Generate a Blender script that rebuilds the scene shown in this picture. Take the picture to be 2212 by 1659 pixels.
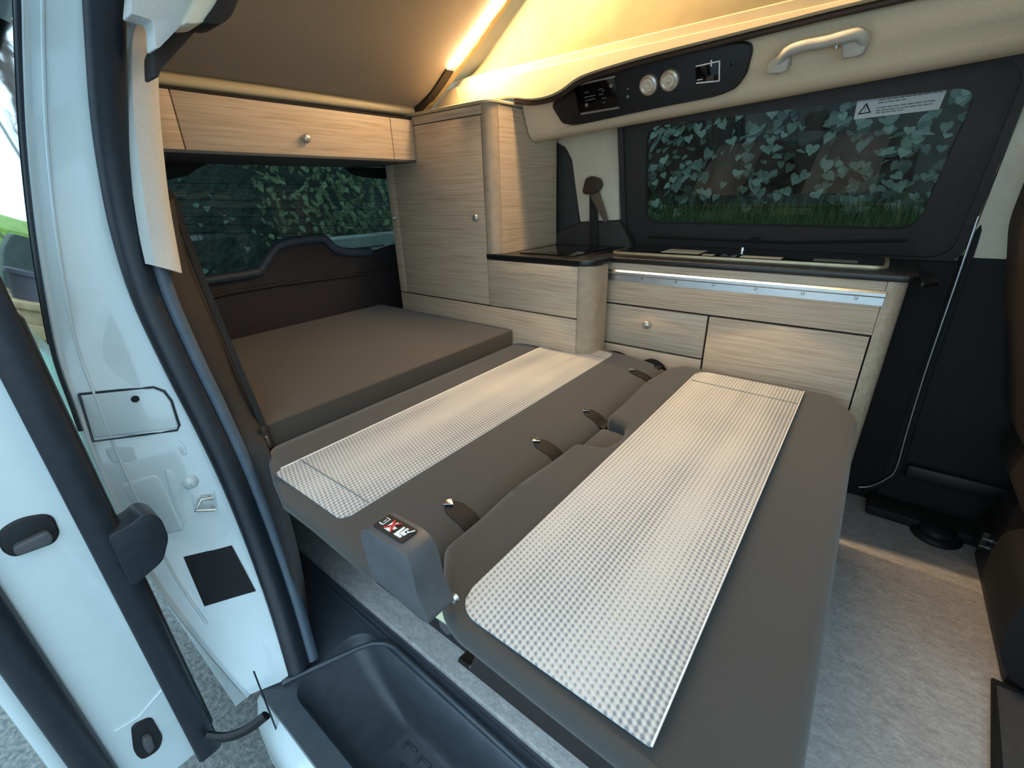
import bpy, bmesh, math, random
from mathutils import Vector, Matrix
random.seed(7)
for o in list(bpy.data.objects): bpy.data.objects.remove(o, do_unlink=True)
scn = bpy.context.scene
COL = scn.collection
V = Vector

# ------------------------------------------------------------------ camera
FPX = 961.55; PX, PY = 1106.0, 829.5
CAM = V((0.76107, 0.02708, 1.19725))
ROW = (V((0.787148440, 0.616140213, -0.027723120)), V((0.222333438, -0.325394849, -0.919068025)), V((-0.575295729, 0.717279186, -0.393122620)))
cd = bpy.data.cameras.new('camera'); cam = bpy.data.objects.new('camera', cd); COL.objects.link(cam)
cd.sensor_fit = 'HORIZONTAL'; cd.sensor_width = 36.0; cd.lens = 36.0 * FPX / 2212.0
cd.clip_start = 0.01; cd.clip_end = 200
m = Matrix.Identity(4)
for i in range(3):
    m[i][0] = ROW[0][i]; m[i][1] = -ROW[1][i]; m[i][2] = -ROW[2][i]; m[i][3] = CAM[i]
cam.matrix_world = m
scn.camera = cam

# ------------------------------------------------------------------ world and exposure
w = bpy.data.worlds.new('overcast_sky'); scn.world = w; w.use_nodes = True
bg = w.node_tree.nodes['Background']; bg.inputs[0].default_value = (0.57, 0.83, 1.0, 1); bg.inputs[1].default_value = 1.45
scn.view_settings.view_transform = 'Standard'; scn.view_settings.look = 'None'
scn.view_settings.exposure = 0.68; scn.view_settings.gamma = 1.0; scn.view_settings.use_curve_mapping = False
LED_STRENGTH = 200.0

# ------------------------------------------------------------------ pixel helpers (2212 x 1659 frame)
def ray(x, y):
    a, b = (x - PX) / FPX, (y - PY) / FPX
    return ROW[0] * a + ROW[1] * b + ROW[2]
def at(x, y, X=None, Y=None, Z=None):
    d = ray(x, y)
    for k, v in enumerate((X, Y, Z)):
        if v is not None: return CAM + d * ((v - CAM[k]) / d[k])
def atp(x, y, p, n):
    d = ray(x, y); p = V(p); n = V(n)
    return CAM + d * ((p - CAM).dot(n) / d.dot(n))

# ------------------------------------------------------------------ materials
def lin(c):
    if isinstance(c, str): c = tuple(int(c[i:i+2], 16) for i in (1, 3, 5))
    return tuple(((v/255)/12.92 if v/255 <= .04045 else ((v/255+.055)/1.055)**2.4) for v in c) + (1,)
MATS = {}
def newmat(name):
    mt = bpy.data.materials.new(name); mt.use_nodes = True; MATS[name] = mt
    nt = mt.node_tree; return mt, nt, nt.nodes['Principled BSDF']
def node(nt, typ, **k):
    n = nt.nodes.new(typ)
    for a, v in k.items():
        if a.startswith('i_'):
            key = a[2:]; key = int(key) if key.isdigit() else key.replace('_', ' ')
            n.inputs[key].default_value = v
        else: setattr(n, a, v)
    return n
def ramp(nt, fac, stops):
    r = nt.nodes.new('ShaderNodeValToRGB'); e = r.color_ramp.elements
    while len(e) < len(stops): e.new(.5)
    for el, (p, c) in zip(e, stops): el.position = p; el.color = c
    nt.links.new(fac, r.inputs[0]); return r.outputs[0]
def coords(nt, scale=(1, 1, 1), rot=(0, 0, 0)):
    t = nt.nodes.new('ShaderNodeTexCoord'); mp = node(nt, 'ShaderNodeMapping')
    mp.inputs['Scale'].default_value = scale; mp.inputs['Rotation'].default_value = rot
    nt.links.new(t.outputs['Object'], mp.inputs[0]); return mp.outputs[0]
def noise(nt, vec, scale, detail=3, rough=.55, dist=0):
    n = node(nt, 'ShaderNodeTexNoise'); n.inputs['Scale'].default_value = scale; n.inputs['Detail'].default_value = detail
    n.inputs['Roughness'].default_value = rough; n.inputs['Distortion'].default_value = dist
    nt.links.new(vec, n.inputs['Vector']); return n.outputs[0]
def bump(nt, b, h, strength=.2, dist=.002, prev=None):
    n = node(nt, 'ShaderNodeBump'); n.inputs['Strength'].default_value = strength; n.inputs['Distance'].default_value = dist
    nt.links.new(h, n.inputs['Height'])
    if prev: nt.links.new(prev, n.inputs['Normal'])
    nt.links.new(n.outputs[0], b.inputs['Normal']); return n.outputs[0]
def plain(name, c, rough=.5, metal=0, var=.12, nscale=30, bmp=None, coat=0, spec=.5, sheen=0):
    mt, nt, b = newmat(name); c = lin(c)
    v = coords(nt); f = noise(nt, v, nscale, 4)
    lo = tuple(x*(1-var) for x in c[:3])+(1,); hi = tuple(min(1, x*(1+var)) for x in c[:3])+(1,)
    nt.links.new(ramp(nt, f, [(.3, lo), (.7, hi)]), b.inputs['Base Color'])
    b.inputs['Roughness'].default_value = rough; b.inputs['Metallic'].default_value = metal
    b.inputs['Specular IOR Level'].default_value = spec; b.inputs['Coat Weight'].default_value = coat
    b.inputs['Sheen Weight'].default_value = sheen
    if bmp: bump(nt, b, noise(nt, v, bmp[0], 3), bmp[1], bmp[2])
    return mt
def wood(name, scale, c1='#cdb69d', c2='#b2967a'):
    mt, nt, b = newmat(name)
    v = coords(nt, scale)
    f1 = noise(nt, v, 1.0, 5, .6, .6)
    v2 = coords(nt, tuple(s*3.2 if s > 8 else s*1.6 for s in scale)); f2 = noise(nt, v2, 1.0, 4, .6, .3)
    mx = node(nt, 'ShaderNodeMath', operation='ADD'); nt.links.new(f1, mx.inputs[0]); nt.links.new(f2, mx.inputs[1])
    hv = node(nt, 'ShaderNodeMath', operation='MULTIPLY', i_1=.5); nt.links.new(mx.outputs[0], hv.inputs[0])
    nt.links.new(ramp(nt, hv.outputs[0], [(.36, lin(c2)), (.5, lin(c1)), (.66, lin('#d9c6ae'))]), b.inputs['Base Color'])
    b.inputs['Roughness'].default_value = .55
    bump(nt, b, f2, .18, .001)
    return mt
wood_x = wood('oak_laminate_grain_along_van', (4, 60, 120))
wood_y = wood('oak_laminate_grain_across_van', (60, 4, 120))
wood_z = wood('oak_laminate_upright', (70, 70, 40), '#c6b097', '#b7a087')
edge_band = plain('beige_corner_profile', '#b39e86', .5)
gap_mat = plain('dark_joint', '#171310', .8)
grey_fabric = plain('charcoal_seat_fabric', '#413f3d', .92, var=.1, nscale=400, bmp=(900, .35, .001), sheen=.25)
pad_fabric = plain('dark_taupe_pad_fabric', '#463e35', .92, var=.1, nscale=400, bmp=(900, .35, .001), sheen=.25)
black_plastic = plain('black_plastic', '#15161a', .5, bmp=(300, .15, .001))
step_plastic = plain('step_plastic', '#4a5058', .36, bmp=(500, .25, .0008))
dark_plastic = plain('charcoal_plastic', '#4e4f52', .5, bmp=(400, .2, .0008))
trim_brown = plain('dark_brown_trim', '#2b2523', .75, bmp=(350, .3, .001))
tail_trim = plain('tailgate_trim', '#30292a', .7, bmp=(350, .3, .001))
slate_trim = plain('slate_edge_trim', '#3f4a58', .5)
black_matte = plain('matte_black_liner', '#121213', .75, bmp=(250, .2, .001))
win_surround = plain('window_surround', '#343130', .6, bmp=(300, .2, .001))
rubber = plain('rubber_seal', '#20262e', .42, var=.2, nscale=60)
rubber_grey = plain('grey_rubber_lip', '#4d5a68', .45)
white_paint = plain('white_car_paint', '#d6e2e6', .22, var=.02, coat=.6)
headliner = plain('cream_headliner', '#e2d0b2', .9, var=.05, nscale=200, bmp=(500, .25, .001))
headliner_grey = plain('light_grey_headliner', '#c9c8c4', .85, var=.04, nscale=200, bmp=(500, .2, .001))
pillar_cream = plain('cream_pillar_plastic', '#dfd4bf', .6, var=.04, bmp=(400, .2, .0008))
rim_cream = plain('cream_roof_frame', '#bfb192', .5, var=.04)
canvas = plain('tent_canvas', '#9c8d6a', .9, var=.06, nscale=15, bmp=(14, .7, .02))
board_mat = plain('taupe_roof_lining', '#9c9082', .95, var=.06, nscale=500, bmp=(700, .4, .001))
alu = plain('brushed_aluminium', '#cfd2d4', .32, metal=1, var=.05)
chrome = plain('chrome', '#d8d8d8', .15, metal=1, var=.03)
knob_mat = plain('silver_knob', '#c9c5be', .3, metal=.7, var=.04)
worktop_mat = plain('black_worktop', '#1b1a1a', .3, var=.1)
paper = plain('paper_sticker', '#e6e2d4', .7, var=.02)
print_grey = plain('grey_print', '#7c8488', .7)
print_black = plain('black_print', '#1a1a1a', .6)
print_white = plain('white_print', '#f0f0f0', .6)
print_red = plain('red_print', '#c3262c', .6)
webbing = plain('seat_belt_webbing', '#201c1a', .7, var=.2, nscale=200)
brown_plastic = plain('brown_belt_guide', '#3a2b24', .45)
seat_leather = plain('front_seat_cover', '#231d1a', .7, bmp=(250, .3, .001))
yellow_plastic = plain('cream_lever', '#dcd9b4', .5)
grey_plastic = plain('light_grey_handle', '#bdbab0', .55)
bark = plain('bark', '#5d554d', .9, var=.3, nscale=12)
pot_mat = plain('grey_plant_pot', '#50525c', .6)
timber = plain('weathered_timber', '#a9936f', .85, var=.25, nscale=12)
dirt_board = plain('dark_fence_board', '#7a6c62', .9, var=.35, nscale=9)
grass_mat = plain('grass', '#7fa04a', .9, var=.35, nscale=25, bmp=(60, .8, .02))
leaf_dark = plain('ivy_leaf', '#93a696', .45, var=.35, nscale=6)
leaf_mid = plain('laurel_leaf', '#93a47a', .45, var=.35, nscale=6)
reflection_mat = plain('pale_green_reflection', '#a9d8c2', .5, var=.15, nscale=20, bmp=(25, .8, .02))  # pale green of a reflection in the body paint, put into the colour

mt, nt, b = newmat('vinyl_floor')
v = coords(nt, (1.6, 3.2, 1)); f = noise(nt, v, 18, 6, .7, .5); f2 = noise(nt, v, 70, 4, .7, .4)
ad = node(nt, 'ShaderNodeMath', operation='ADD'); nt.links.new(f, ad.inputs[0]); nt.links.new(f2, ad.inputs[1])
hv = node(nt, 'ShaderNodeMath', operation='MULTIPLY', i_1=.5); nt.links.new(ad.outputs[0], hv.inputs[0])
nt.links.new(ramp(nt, hv.outputs[0], [(.36, lin('#9d9896')), (.5, lin('#bcb7b5')), (.64, lin('#d6d2d0'))]), b.inputs['Base Color'])
b.inputs['Roughness'].default_value = .55; bump(nt, b, f2, .3, .001); vinyl = mt

mt, nt, b = newmat('asphalt')
v = coords(nt); f = noise(nt, v, 60, 5, .7); f2 = noise(nt, v, 3, 3)
nt.links.new(ramp(nt, f, [(.35, lin('#5f6263')), (.65, lin('#9a9c99'))]), b.inputs['Base Color'])
b.inputs['Roughness'].default_value = .85; bump(nt, b, f, .6, .01); asphalt = mt

def weave(name, p=.0085):
    mt, nt, b = newmat(name)
    t = nt.nodes.new('ShaderNodeTexCoord'); s = node(nt, 'ShaderNodeSeparateXYZ'); nt.links.new(t.outputs['Object'], s.inputs[0])
    def mth(op, a, bb=None):
        n = node(nt, 'ShaderNodeMath', operation=op)
        for i, q in enumerate((a, bb)):
            if q is None: continue
            if isinstance(q, (int, float)): n.inputs[i].default_value = q
            else: nt.links.new(q, n.inputs[i])
        return n.outputs[0]
    kx = mth('MULTIPLY', s.outputs[0], 2*math.pi/p); ky = mth('MULTIPLY', s.outputs[1], 2*math.pi/p)
    sx = mth('SINE', kx); sy = mth('SINE', mth('ADD', ky, mth('MULTIPLY', kx, .35)))
    tooth = mth('ADD', mth('MULTIPLY', sx, .62), mth('MULTIPLY', sy, .5))
    bands = noise(nt, coords(nt, (9, .7, 1)), 1.0, 2)        # woven tone bands across the seat
    blocks = noise(nt, coords(nt, (7, 4, 1)), 1.0, 1)
    off = mth('MULTIPLY', mth('ADD', mth('SUBTRACT', bands, .5), mth('MULTIPLY', mth('SUBTRACT', blocks, .5), .5)), 2.4)
    f = mth('ADD', mth('MULTIPLY', mth('ADD', tooth, off), .5), .60)
    nt.links.new(ramp(nt, f, [(.22, lin('#838a94')), (.62, lin('#bcbec1')), (.9, lin('#d0d0cf'))]), b.inputs['Base Color'])
    b.inputs['Roughness'].default_value = .9
    bump(nt, b, mth('ADD', sx, sy), .25, .0012)
    return mt
weave_mat = weave('houndstooth_weave')

def glass_tint(name, tint, rough=.02, ior=1.5):
    mt = bpy.data.materials.new(name); mt.use_nodes = True; nt = mt.node_tree; nt.nodes.clear()
    out = nt.nodes.new('ShaderNodeOutputMaterial'); tr = node(nt, 'ShaderNodeBsdfTransparent'); tr.inputs[0].default_value = tint
    gl = node(nt, 'ShaderNodeBsdfGlossy'); gl.inputs['Roughness'].default_value = rough
    fr = node(nt, 'ShaderNodeFresnel'); fr.inputs[0].default_value = ior
    mx = node(nt, 'ShaderNodeMixShader'); nt.links.new(fr.outputs[0], mx.inputs[0]); nt.links.new(tr.outputs[0], mx.inputs[1]); nt.links.new(gl.outputs[0], mx.inputs[2])
    nt.links.new(mx.outputs[0], out.inputs[0]); return mt
priv_glass = glass_tint('privacy_glass', (.44, .48, .47, 1))
tail_glass = glass_tint('tailgate_glass', (.36, .41, .40, 1))
clear_glass = glass_tint('clear_glass', (.93, .96, .96, 1))
lid_glass = plain('black_glass_lid', '#0b0b0c', .06, var=.05, coat=.5)
side_glass = plain('side_window_glass', '#101414', .03, var=.05, coat=1.0); side_glass.node_tree.nodes['Principled BSDF'].inputs['IOR'].default_value = 2.2
mt, nt, b = newmat('led_diffuser'); b.inputs['Base Color'].default_value = (1, .9, .7, 1)
b.inputs['Emission Color'].default_value = (1.0, .69, .38, 1); b.inputs['Emission Strength'].default_value = LED_STRENGTH; led_mat = mt
mt, nt, b = newmat('tent_canvas_thin'); canvas_thin = mt
v = coords(nt); f = noise(nt, v, 12, 4); nt.links.new(ramp(nt, f, [(.3, lin('#a89870')), (.7, lin('#b5a680'))]), b.inputs['Base Color'])
b.inputs['Roughness'].default_value = .9
tl = node(nt, 'ShaderNodeBsdfTranslucent'); tl.inputs[0].default_value = lin('#b8a880'); mxs = node(nt, 'ShaderNodeMixShader'); mxs.inputs[0].default_value = .35
nt.links.new(b.outputs[0], mxs.inputs[1]); nt.links.new(tl.outputs[0], mxs.inputs[2]); nt.links.new(mxs.outputs[0], nt.nodes['Material Output'].inputs[0])
bump(nt, b, noise(nt, coords(nt, (3, 8, 8)), 1.6, 2), .25, .02)

# ------------------------------------------------------------------ mesh helpers
def tag(o, label=None, cat=None, group=None, kind=None):
    for k, v in (('label', label), ('category', cat), ('group', group), ('kind', kind)):
        if v: o[k] = v
    return o
def root(name, loc, label=None, cat=None, group=None, kind=None):
    o = bpy.data.objects.new(name, None); COL.objects.link(o); o.location = loc; o.empty_display_size = .05
    return tag(o, label, cat, group, kind)
def wloc(o):
    p = V((0, 0, 0))
    while o: p = p + o.location; o = o.parent
    return p
def link(name, me, mat, parent=None, smooth=40):
    o = bpy.data.objects.new(name, me); COL.objects.link(o)
    if mat and not me.materials: me.materials.append(mat)
    if smooth:
        for p in me.polygons: p.use_smooth = True
        me.set_sharp_from_angle(angle=math.radians(smooth))
    if parent:
        off = wloc(parent); o.parent = parent
        me.transform(Matrix.Translation(-off))
    return o
def fin(name, bm, mat, parent=None, smooth=40, center=False):
    bmesh.ops.recalc_face_normals(bm, faces=bm.faces)
    me = bpy.data.meshes.new(name); bm.to_mesh(me); bm.free()
    return link(name, me, mat, parent, smooth)
def bev(bm, r, seg=3, edges=None):
    if r > 0:
        bmesh.ops.bevel(bm, geom=list(edges or bm.edges), offset=r, segments=seg, affect='EDGES', profile=.5, clamp_overlap=True)
def add_box(bm, x0, x1, y0, y1, z0, z1, r=0, seg=2):
    t = bmesh.new(); bmesh.ops.create_cube(t, size=1)
    for q in t.verts: q.co = V(((x0+x1)/2 + q.co.x*(x1-x0), (y0+y1)/2 + q.co.y*(y1-y0), (z0+z1)/2 + q.co.z*(z1-z0)))
    bev(t, r, seg); join(bm, t)
def join(bm, t):
    me = bpy.data.meshes.new('tmp'); t.to_mesh(me); t.free(); bm.from_mesh(me); bpy.data.meshes.remove(me)
def box(name, x0, x1, y0, y1, z0, z1, mat, parent=None, r=.002, seg=2):
    bm = bmesh.new(); add_box(bm, x0, x1, y0, y1, z0, z1, r, seg); return fin(name, bm, mat, parent)
def add_prism(bm, pts, ext, r=0, seg=3, only_front=False):
    t = bmesh.new(); vs = [t.verts.new(V(p)) for p in pts]; f = t.faces.new(vs)
    g = bmesh.ops.extrude_face_region(t, geom=[f]); nv = [e for e in g['geom'] if isinstance(e, bmesh.types.BMVert)]
    for q in nv: q.co += V(ext)
    if r:
        if only_front: ed = [e for e in t.edges if all(q in nv for q in e.verts)]
        else: ed = list(t.edges)
        bev(t, r, seg, ed)
    bmesh.ops.recalc_face_normals(t, faces=t.faces); join(bm, t)
def prism(name, pts, ext, mat, parent=None, r=0, seg=3, only_front=False, smooth=40):
    bm = bmesh.new(); add_prism(bm, pts, ext, r, seg, only_front); return fin(name, bm, mat, parent, smooth)
def crom(pts, n):
    pts = [V(p) for p in pts]; out = []
    P = [pts[0]*2-pts[1]] + pts + [pts[-1]*2-pts[-2]]
    segs = len(pts)-1
    for i in range(n):
        t = i/(n-1)*segs; k = min(int(t), segs-1); u = t-k
        a, b_, c, d = P[k], P[k+1], P[k+2], P[k+3]
        out.append(.5*((2*b_)+(c-a)*u+(2*a-5*b_+4*c-d)*u*u+(3*b_-a-3*c+d)*u**3))
    return out
def add_sweep(bm, path, prof, up=(0, 0, 1), caps=True):
    path = [V(p) for p in path]; up = V(up); rings = []
    for i, p in enumerate(path):
        t = (path[min(i+1, len(path)-1)]-path[max(i-1, 0)]).normalized()
        s = t.cross(up)
        s = s.normalized() if s.length > 1e-5 else V((1, 0, 0))
        u = s.cross(t)
        rings.append([bm.verts.new(p+s*a+u*c) for a, c in prof])
    n = len(prof)
    for r0, r1 in zip(rings, rings[1:]):
        for i in range(n): bm.faces.new((r0[i], r0[(i+1) % n], r1[(i+1) % n], r1[i]))
    if caps: bm.faces.new(rings[0][::-1]); bm.faces.new(rings[-1])
def circ(r, n=10, rx=None): return [(math.cos(2*math.pi*i/n)*(rx or r), math.sin(2*math.pi*i/n)*r) for i in range(n)]
def sweep(name, path, prof, mat, parent=None, up=(0, 0, 1), smooth=50):
    bm = bmesh.new(); add_sweep(bm, path, prof, up); return fin(name, bm, mat, parent, smooth)
def loft(name, rows, mat, parent=None, thick=0, smooth=60, closed=False):
    bm = bmesh.new(); g = [[bm.verts.new(V(p)) for p in r] for r in rows]
    for a, c in zip(g, g[1:]):
        for i in range(len(a)-1): bm.faces.new((a[i], a[i+1], c[i+1], c[i]))
    if thick:
        bmesh.ops.recalc_face_normals(bm, faces=bm.faces)
        bmesh.ops.solidify(bm, geom=list(bm.faces), thickness=thick)
    return fin(name, bm, mat, parent, smooth)
def add_lathe(bm, prof, org, axis, n=20):
    axis = V(axis).normalized(); a = axis.orthogonal().normalized(); c = axis.cross(a); org = V(org); rings = []
    for r, h in prof:
        if r < 1e-6: rings.append([bm.verts.new(org+axis*h)])
        else: rings.append([bm.verts.new(org+axis*h+(a*math.cos(2*math.pi*i/n)+c*math.sin(2*math.pi*i/n))*r) for i in range(n)])
    for p, q in zip(rings, rings[1:]):
        for i in range(n):
            j = (i+1) % n
            if len(p) == 1: bm.faces.new((p[0], q[i], q[j]))
            elif len(q) == 1: bm.faces.new((p[i], q[0], p[j]))
            else: bm.faces.new((p[i], q[i], q[j], p[j]))
def lathe(name, prof, org, axis, mat, parent=None, n=20):
    bm = bmesh.new(); add_lathe(bm, prof, org, axis, n); return fin(name, bm, mat, parent, 40)
def knob(org, axis, parent, r=.014):
    k = lathe('knob', [(0, .020), (r*.62, .020), (r*.9, .017), (r, .012), (r, .007), (r*.85, .003), (r*.85, 0), (0, 0)], org, axis, knob_mat, parent)
    k['label'] = 'round silver push knob'; return k
def rrect(u0, u1, v0, v1, r, n=6):
    out = []
    for cx, cy, a0 in ((u1-r, v1-r, 0), (u0+r, v1-r, 90), (u0+r, v0+r, 180), (u1-r, v0+r, 270)):
        for i in range(n+1):
            a = math.radians(a0+90*i/n); out.append((cx+r*math.cos(a), cy+r*math.sin(a)))
    return out
def ring(name, outer, inner, ext, mat, parent=None, smooth=40):
    """frame between two equally long closed outlines, extruded by ext"""
    bm = bmesh.new(); e = V(ext); n = len(outer)
    A = [bm.verts.new(V(p)) for p in outer]; B_ = [bm.verts.new(V(p)) for p in inner]
    A2 = [bm.verts.new(V(p)+e) for p in outer]; B2 = [bm.verts.new(V(p)+e) for p in inner]
    for i in range(n):
        j = (i+1) % n
        bm.faces.new((A[i], A[j], B_[j], B_[i])); bm.faces.new((A2[i], B2[i], B2[j], A2[j]))
        bm.faces.new((A[i], A2[i], A2[j], A[j])); bm.faces.new((B_[i], B_[j], B2[j], B2[i]))
    return fin(name, bm, mat, parent, smooth)
def clip_round(poly, r, n=4):
    """round the corners of a 2D/3D polygon"""
    P = [V(p) for p in poly]; out = []
    for i, p in enumerate(P):
        a, c = P[i-1]-p, P[(i+1) % len(P)]-p
        rr = min(r, a.length*.45, c.length*.45); s, e = p+a.normalized()*rr, p+c.normalized()*rr
        for k in range(n+1):
            t = k/n; out.append(s*(1-t)**2+p*2*t*(1-t)+e*t*t)
    return out

FZ = .17          # van floor
GZ = -.35         # ground outside
exec_order = []
# ================================================================== STRUCTURE: floor, ground, walls
tag(box('ground', -14, 8, -8, 12, GZ-.1, GZ, asphalt, r=0), kind='structure')
fl = root('floor', (0, 1, FZ), kind='structure')
box('floor_board', -1.22, 2.3, .462, 1.88, FZ-.05, FZ, vinyl, fl, r=.004)
box('underbody', -1.3, 2.3, .47, 1.95, FZ-.30, FZ-.051, black_matte, fl, r=0)

# near side step well (black moulded plastic between floor edge and sill)
st = root('trim_1', (.3, .3, FZ-.2), kind='structure')
WX0, WX1, WY0, WY1, WZ = -.085, 1.0, .225, .415, .0
def wellrect(g, z, sh=0): return [V((x+(sh if x < .3 else 0), y, z)) for x, y in rrect(WX0-g, WX1+g, WY0-g, WY1+g, max(.02, .05+g), 6)]
rows = [wellrect(.02, FZ-.018), wellrect(.006, FZ-.018), wellrect(0, FZ-.026), wellrect(-.006, .12, .012), wellrect(-.010, .08, .045), wellrect(-.018, WZ+.022, .10), wellrect(-.03, WZ+.006, .135), wellrect(-.04, WZ, .16)]
bm = bmesh.new(); g = [[bm.verts.new(p) for p in r] for r in rows]
for a, c in zip(g, g[1:]):
    for i in range(len(a)): j = (i+1) % len(a); bm.faces.new((a[i], a[j], c[j], c[i]))
bm.faces.new(g[-1]); fin('step_well', bm, step_plastic, st)
outer = [V((x, y, FZ-.018)) for x, y in rrect(WX0-.5, WX1+.2, WY0-.05, .462, .01, 6)]
ring('step_surround', outer, wellrect(.02, FZ-.018), (0, 0, -.02), step_plastic, st)
sweep('well_lip', [V((-.105, .215, FZ-.010))] + [V((-.098+.012*i, .235+.028*i, FZ-.010)) for i in range(6)] + crom([(-.02, .405, FZ-.010), (.02, .428, FZ-.010), (.1, .430, FZ-.010), (.5, .425, FZ-.010), (1.0, .42, FZ-.010)], 20), circ(.006, 8), step_plastic, st)
for q in range(2): sweep('sill_rib', [V((-.3, .437+.012*q, FZ-.017)), V((1.0, .437+.012*q, FZ-.017))], circ(.003, 6), step_plastic, st)
for i in range(5):
    for j in range(3):
        x, y = .16+.05*i+.025*(j % 2), .285+.036*j
        if i < 5: box('tread_bar', x-.017, x+.017, y-.003, y+.003, WZ-.001, WZ+.006, step_plastic, st, r=.0025)
        box('tread_bar', x-.02, x-.014, y-.016, y+.002, WZ-.001, WZ+.006, step_plastic, st, r=.0025)

# ------------------------------------------------------------------ body side: door jamb, seals, pillar trims
seal_px = [(232, 0, -.22), (236, 130, -.27), (242, 250, -.31), (256, 370, -.335), (280, 500, -.345), (322, 640, -.335), (385, 780, -.31), (450, 910, -.285), (510, 1040, -.255), (565, 1180, -.215), (610, 1310, -.16), (648, 1440, -.10)]
seal = [at(x, y, X=X) for x, y, X in seal_px]
seal = [seal[0]+(seal[0]-seal[1])*k*1.0+V((.02*k*k, 0, 0)) for k in (1.2, .6)] + seal
out_px = [(66, 0, -.27), (68, 130, -.32), (75, 300, -.36), (92, 480, -.375), (115, 640, -.38), (140, 770, -.385), (178, 880, -.37), (215, 985, -.36), (270, 1110, -.335), (335, 1240, -.30), (430, 1370, -.235), (540, 1500, -.15)]
outr = [at(x, y, X=X) for x, y, X in out_px]
outr = [outr[0]+(outr[0]-outr[1])*k for k in (1.2, .6)] + outr
NS = 70
S_, O_ = crom(seal, NS), crom(outr, NS)
jamb = root('wall_near', (-.3, .2, GZ+.2), kind='structure')
mid = [o*.45+s*.55+V((.012, 0, 0)) for o, s in zip(O_, S_)]
back = [o+V((-.95, .012, 0)) for o in O_]
lipo = [o+V((.004, -.008, 0)) for o in O_]
lip2 = [o+V((-.03, -.012, 0)) for o in O_]
loft('body_panel', [[p+V((-.02, .05, 0)) for p in S_], S_, mid, O_, lipo, lip2, back], white_paint, jamb)
sweep('edge_seal', [o+V((-.012, -.010, 0)) for o in O_[:46]], circ(.006, 8), rubber, jamb, up=(1, 0, 0))
sweep('flange_crease', [o*.86+s*.14+V((.006, 0, 0)) for o, s in zip(O_, S_)][4:64], circ(.0025, 6), white_paint, jamb, up=(1, 0, 0))
gw = [o for o in O_ if o.z > .955]
loft('quarter_glass', [[o+V((-.022, -.0165, 0)) for o in gw], [o+V((-.4, -.012, 0)) for o in gw], [o+V((-.94, -.003, 0)) for o in gw]], side_glass, jamb, thick=.003)
# sill plate running forward from the foot of the jamb
sill_rows = []
for i in range(24):
    t = i/23; x = -.16+1.35*t
    zz = .135-.02*math.sin(min(1, t*3)*math.pi/2)
    yo = .055*max(0, 1-(x+.16)/.25)**1.5; sill_rows.append([V((x, .190+yo, zz+.004)), V((x, .187+yo, zz+.016)), V((x, .160+yo*.8, zz+.004)), V((x, .142+yo*.5, zz-.03)), V((x, .135+yo*.3, zz-.11)), V((x, .15, zz-.25))])
loft('sill_plate', sill_rows, white_paint, jamb)
sweep('sill_slot', [at(548, 1450, Y=.17), at(575, 1520, Y=.165), at(610, 1610, Y=.165)], circ(.0018, 6), rubber, jamb, up=(0, 1, 0))
# rubber door seal: bulb + inner lips
inb = [V((-.35*0-.02, .03, 0)) for _ in S_]
sweep('door_seal', [s+V((.004, -.004, 0)) for s in S_], [(a, c) for a, c in circ(.018, 14, .0255)], rubber, jamb, up=(1, 0, 0))
sweep('seal_lip', [s+V((.010, .030, 0)) for s in S_[33:]], circ(.009, 8, .013), rubber_grey, jamb, up=(1, 0, 0))
# features on the jamb face
from mathutils.bvhtree import BVHTree
_v = []; _f = []
for r_ in (S_, mid, O_): _v += r_
for k_ in range(2):
    for i_ in range(NS-1): _f.append((k_*NS+i_, k_*NS+i_+1, (k_+1)*NS+i_+1, (k_+1)*NS+i_))
JT = BVHTree.FromPolygons(_v, _f)
def jam(px, py, X, off=.0):
    d_ = ray(px, py).normalized(); hit = JT.ray_cast(CAM, d_)[0]
    if hit is None: hit = at(px, py, X=X)
    return hit+V((off-.004, 0, 0))
flap = [jam(x, y, -.335) for x, y in ((172, 853), (250, 845), (330, 838), (352, 846), (368, 866), (384, 918), (380, 926), (300, 934), (204, 945))]
fo = prism('cover_flap', flap, (.009, 0, 0), white_paint, jamb, r=.004, only_front=True)
gapo = [jam(x, y, -.335) for x, y in ((170, 851), (250, 843), (331, 836), (354, 844), (370, 865), (387, 918), (382, 929), (300, 940), (201, 953))]
sweep('flap_gap', [p+V((.006, 0, 0)) for p in gapo+gapo[:1]], circ(.0022, 6), rubber, jamb, up=(1, 0, 0))
lathe('flap_hole', [(0, .003), (.0055, .003), (.007, 0)], jam(291, 861, -.320, .008), (1, 0, 0), black_matte, jamb, 16)
def emb(name, pts, X, h, mat=white_paint, r=.006):
    return prism(name, clip_round([jam(x, y, X) for x, y in pts], .012), (h, 0, 0), mat, jamb, r=r, only_front=True)
emb('pressed_panel', [(222, 966), (392, 946), (410, 985), (240, 1004)], -.32, .0065)
emb('pressed_panel', [(258, 1046), (340, 1022), (402, 1145), (335, 1160)], -.295, .0075)
emb('pressed_panel', [(352, 1010), (380, 1020), (404, 1130), (386, 1140)], -.29, .006)
lathe('jamb_bolt', [(0, .014), (.004, .014), (.005, .009), (.012, .007), (.016, .002), (.016, -.01)], jam(414, 1042, -.262, .002), (1, 0, 0), white_paint, jamb, 18)
stk = root('latch_striker', jam(432, 1084, -.245), 'silver latch striker loop bolted to the white door jamb', 'striker')
p0, p1, p2, p3 = [jam(x, y, -.235, .022) for x, y in ((450, 1070), (428, 1072), (416, 1096), (456, 1094))]
sweep('striker_loop', [p0+V((-.03, 0, 0)), p0, p1, p2, p3, p3+V((-.03, 0, 0))], circ(.0045, 8), knob_mat, stk, up=(1, 0, 0))
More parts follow.
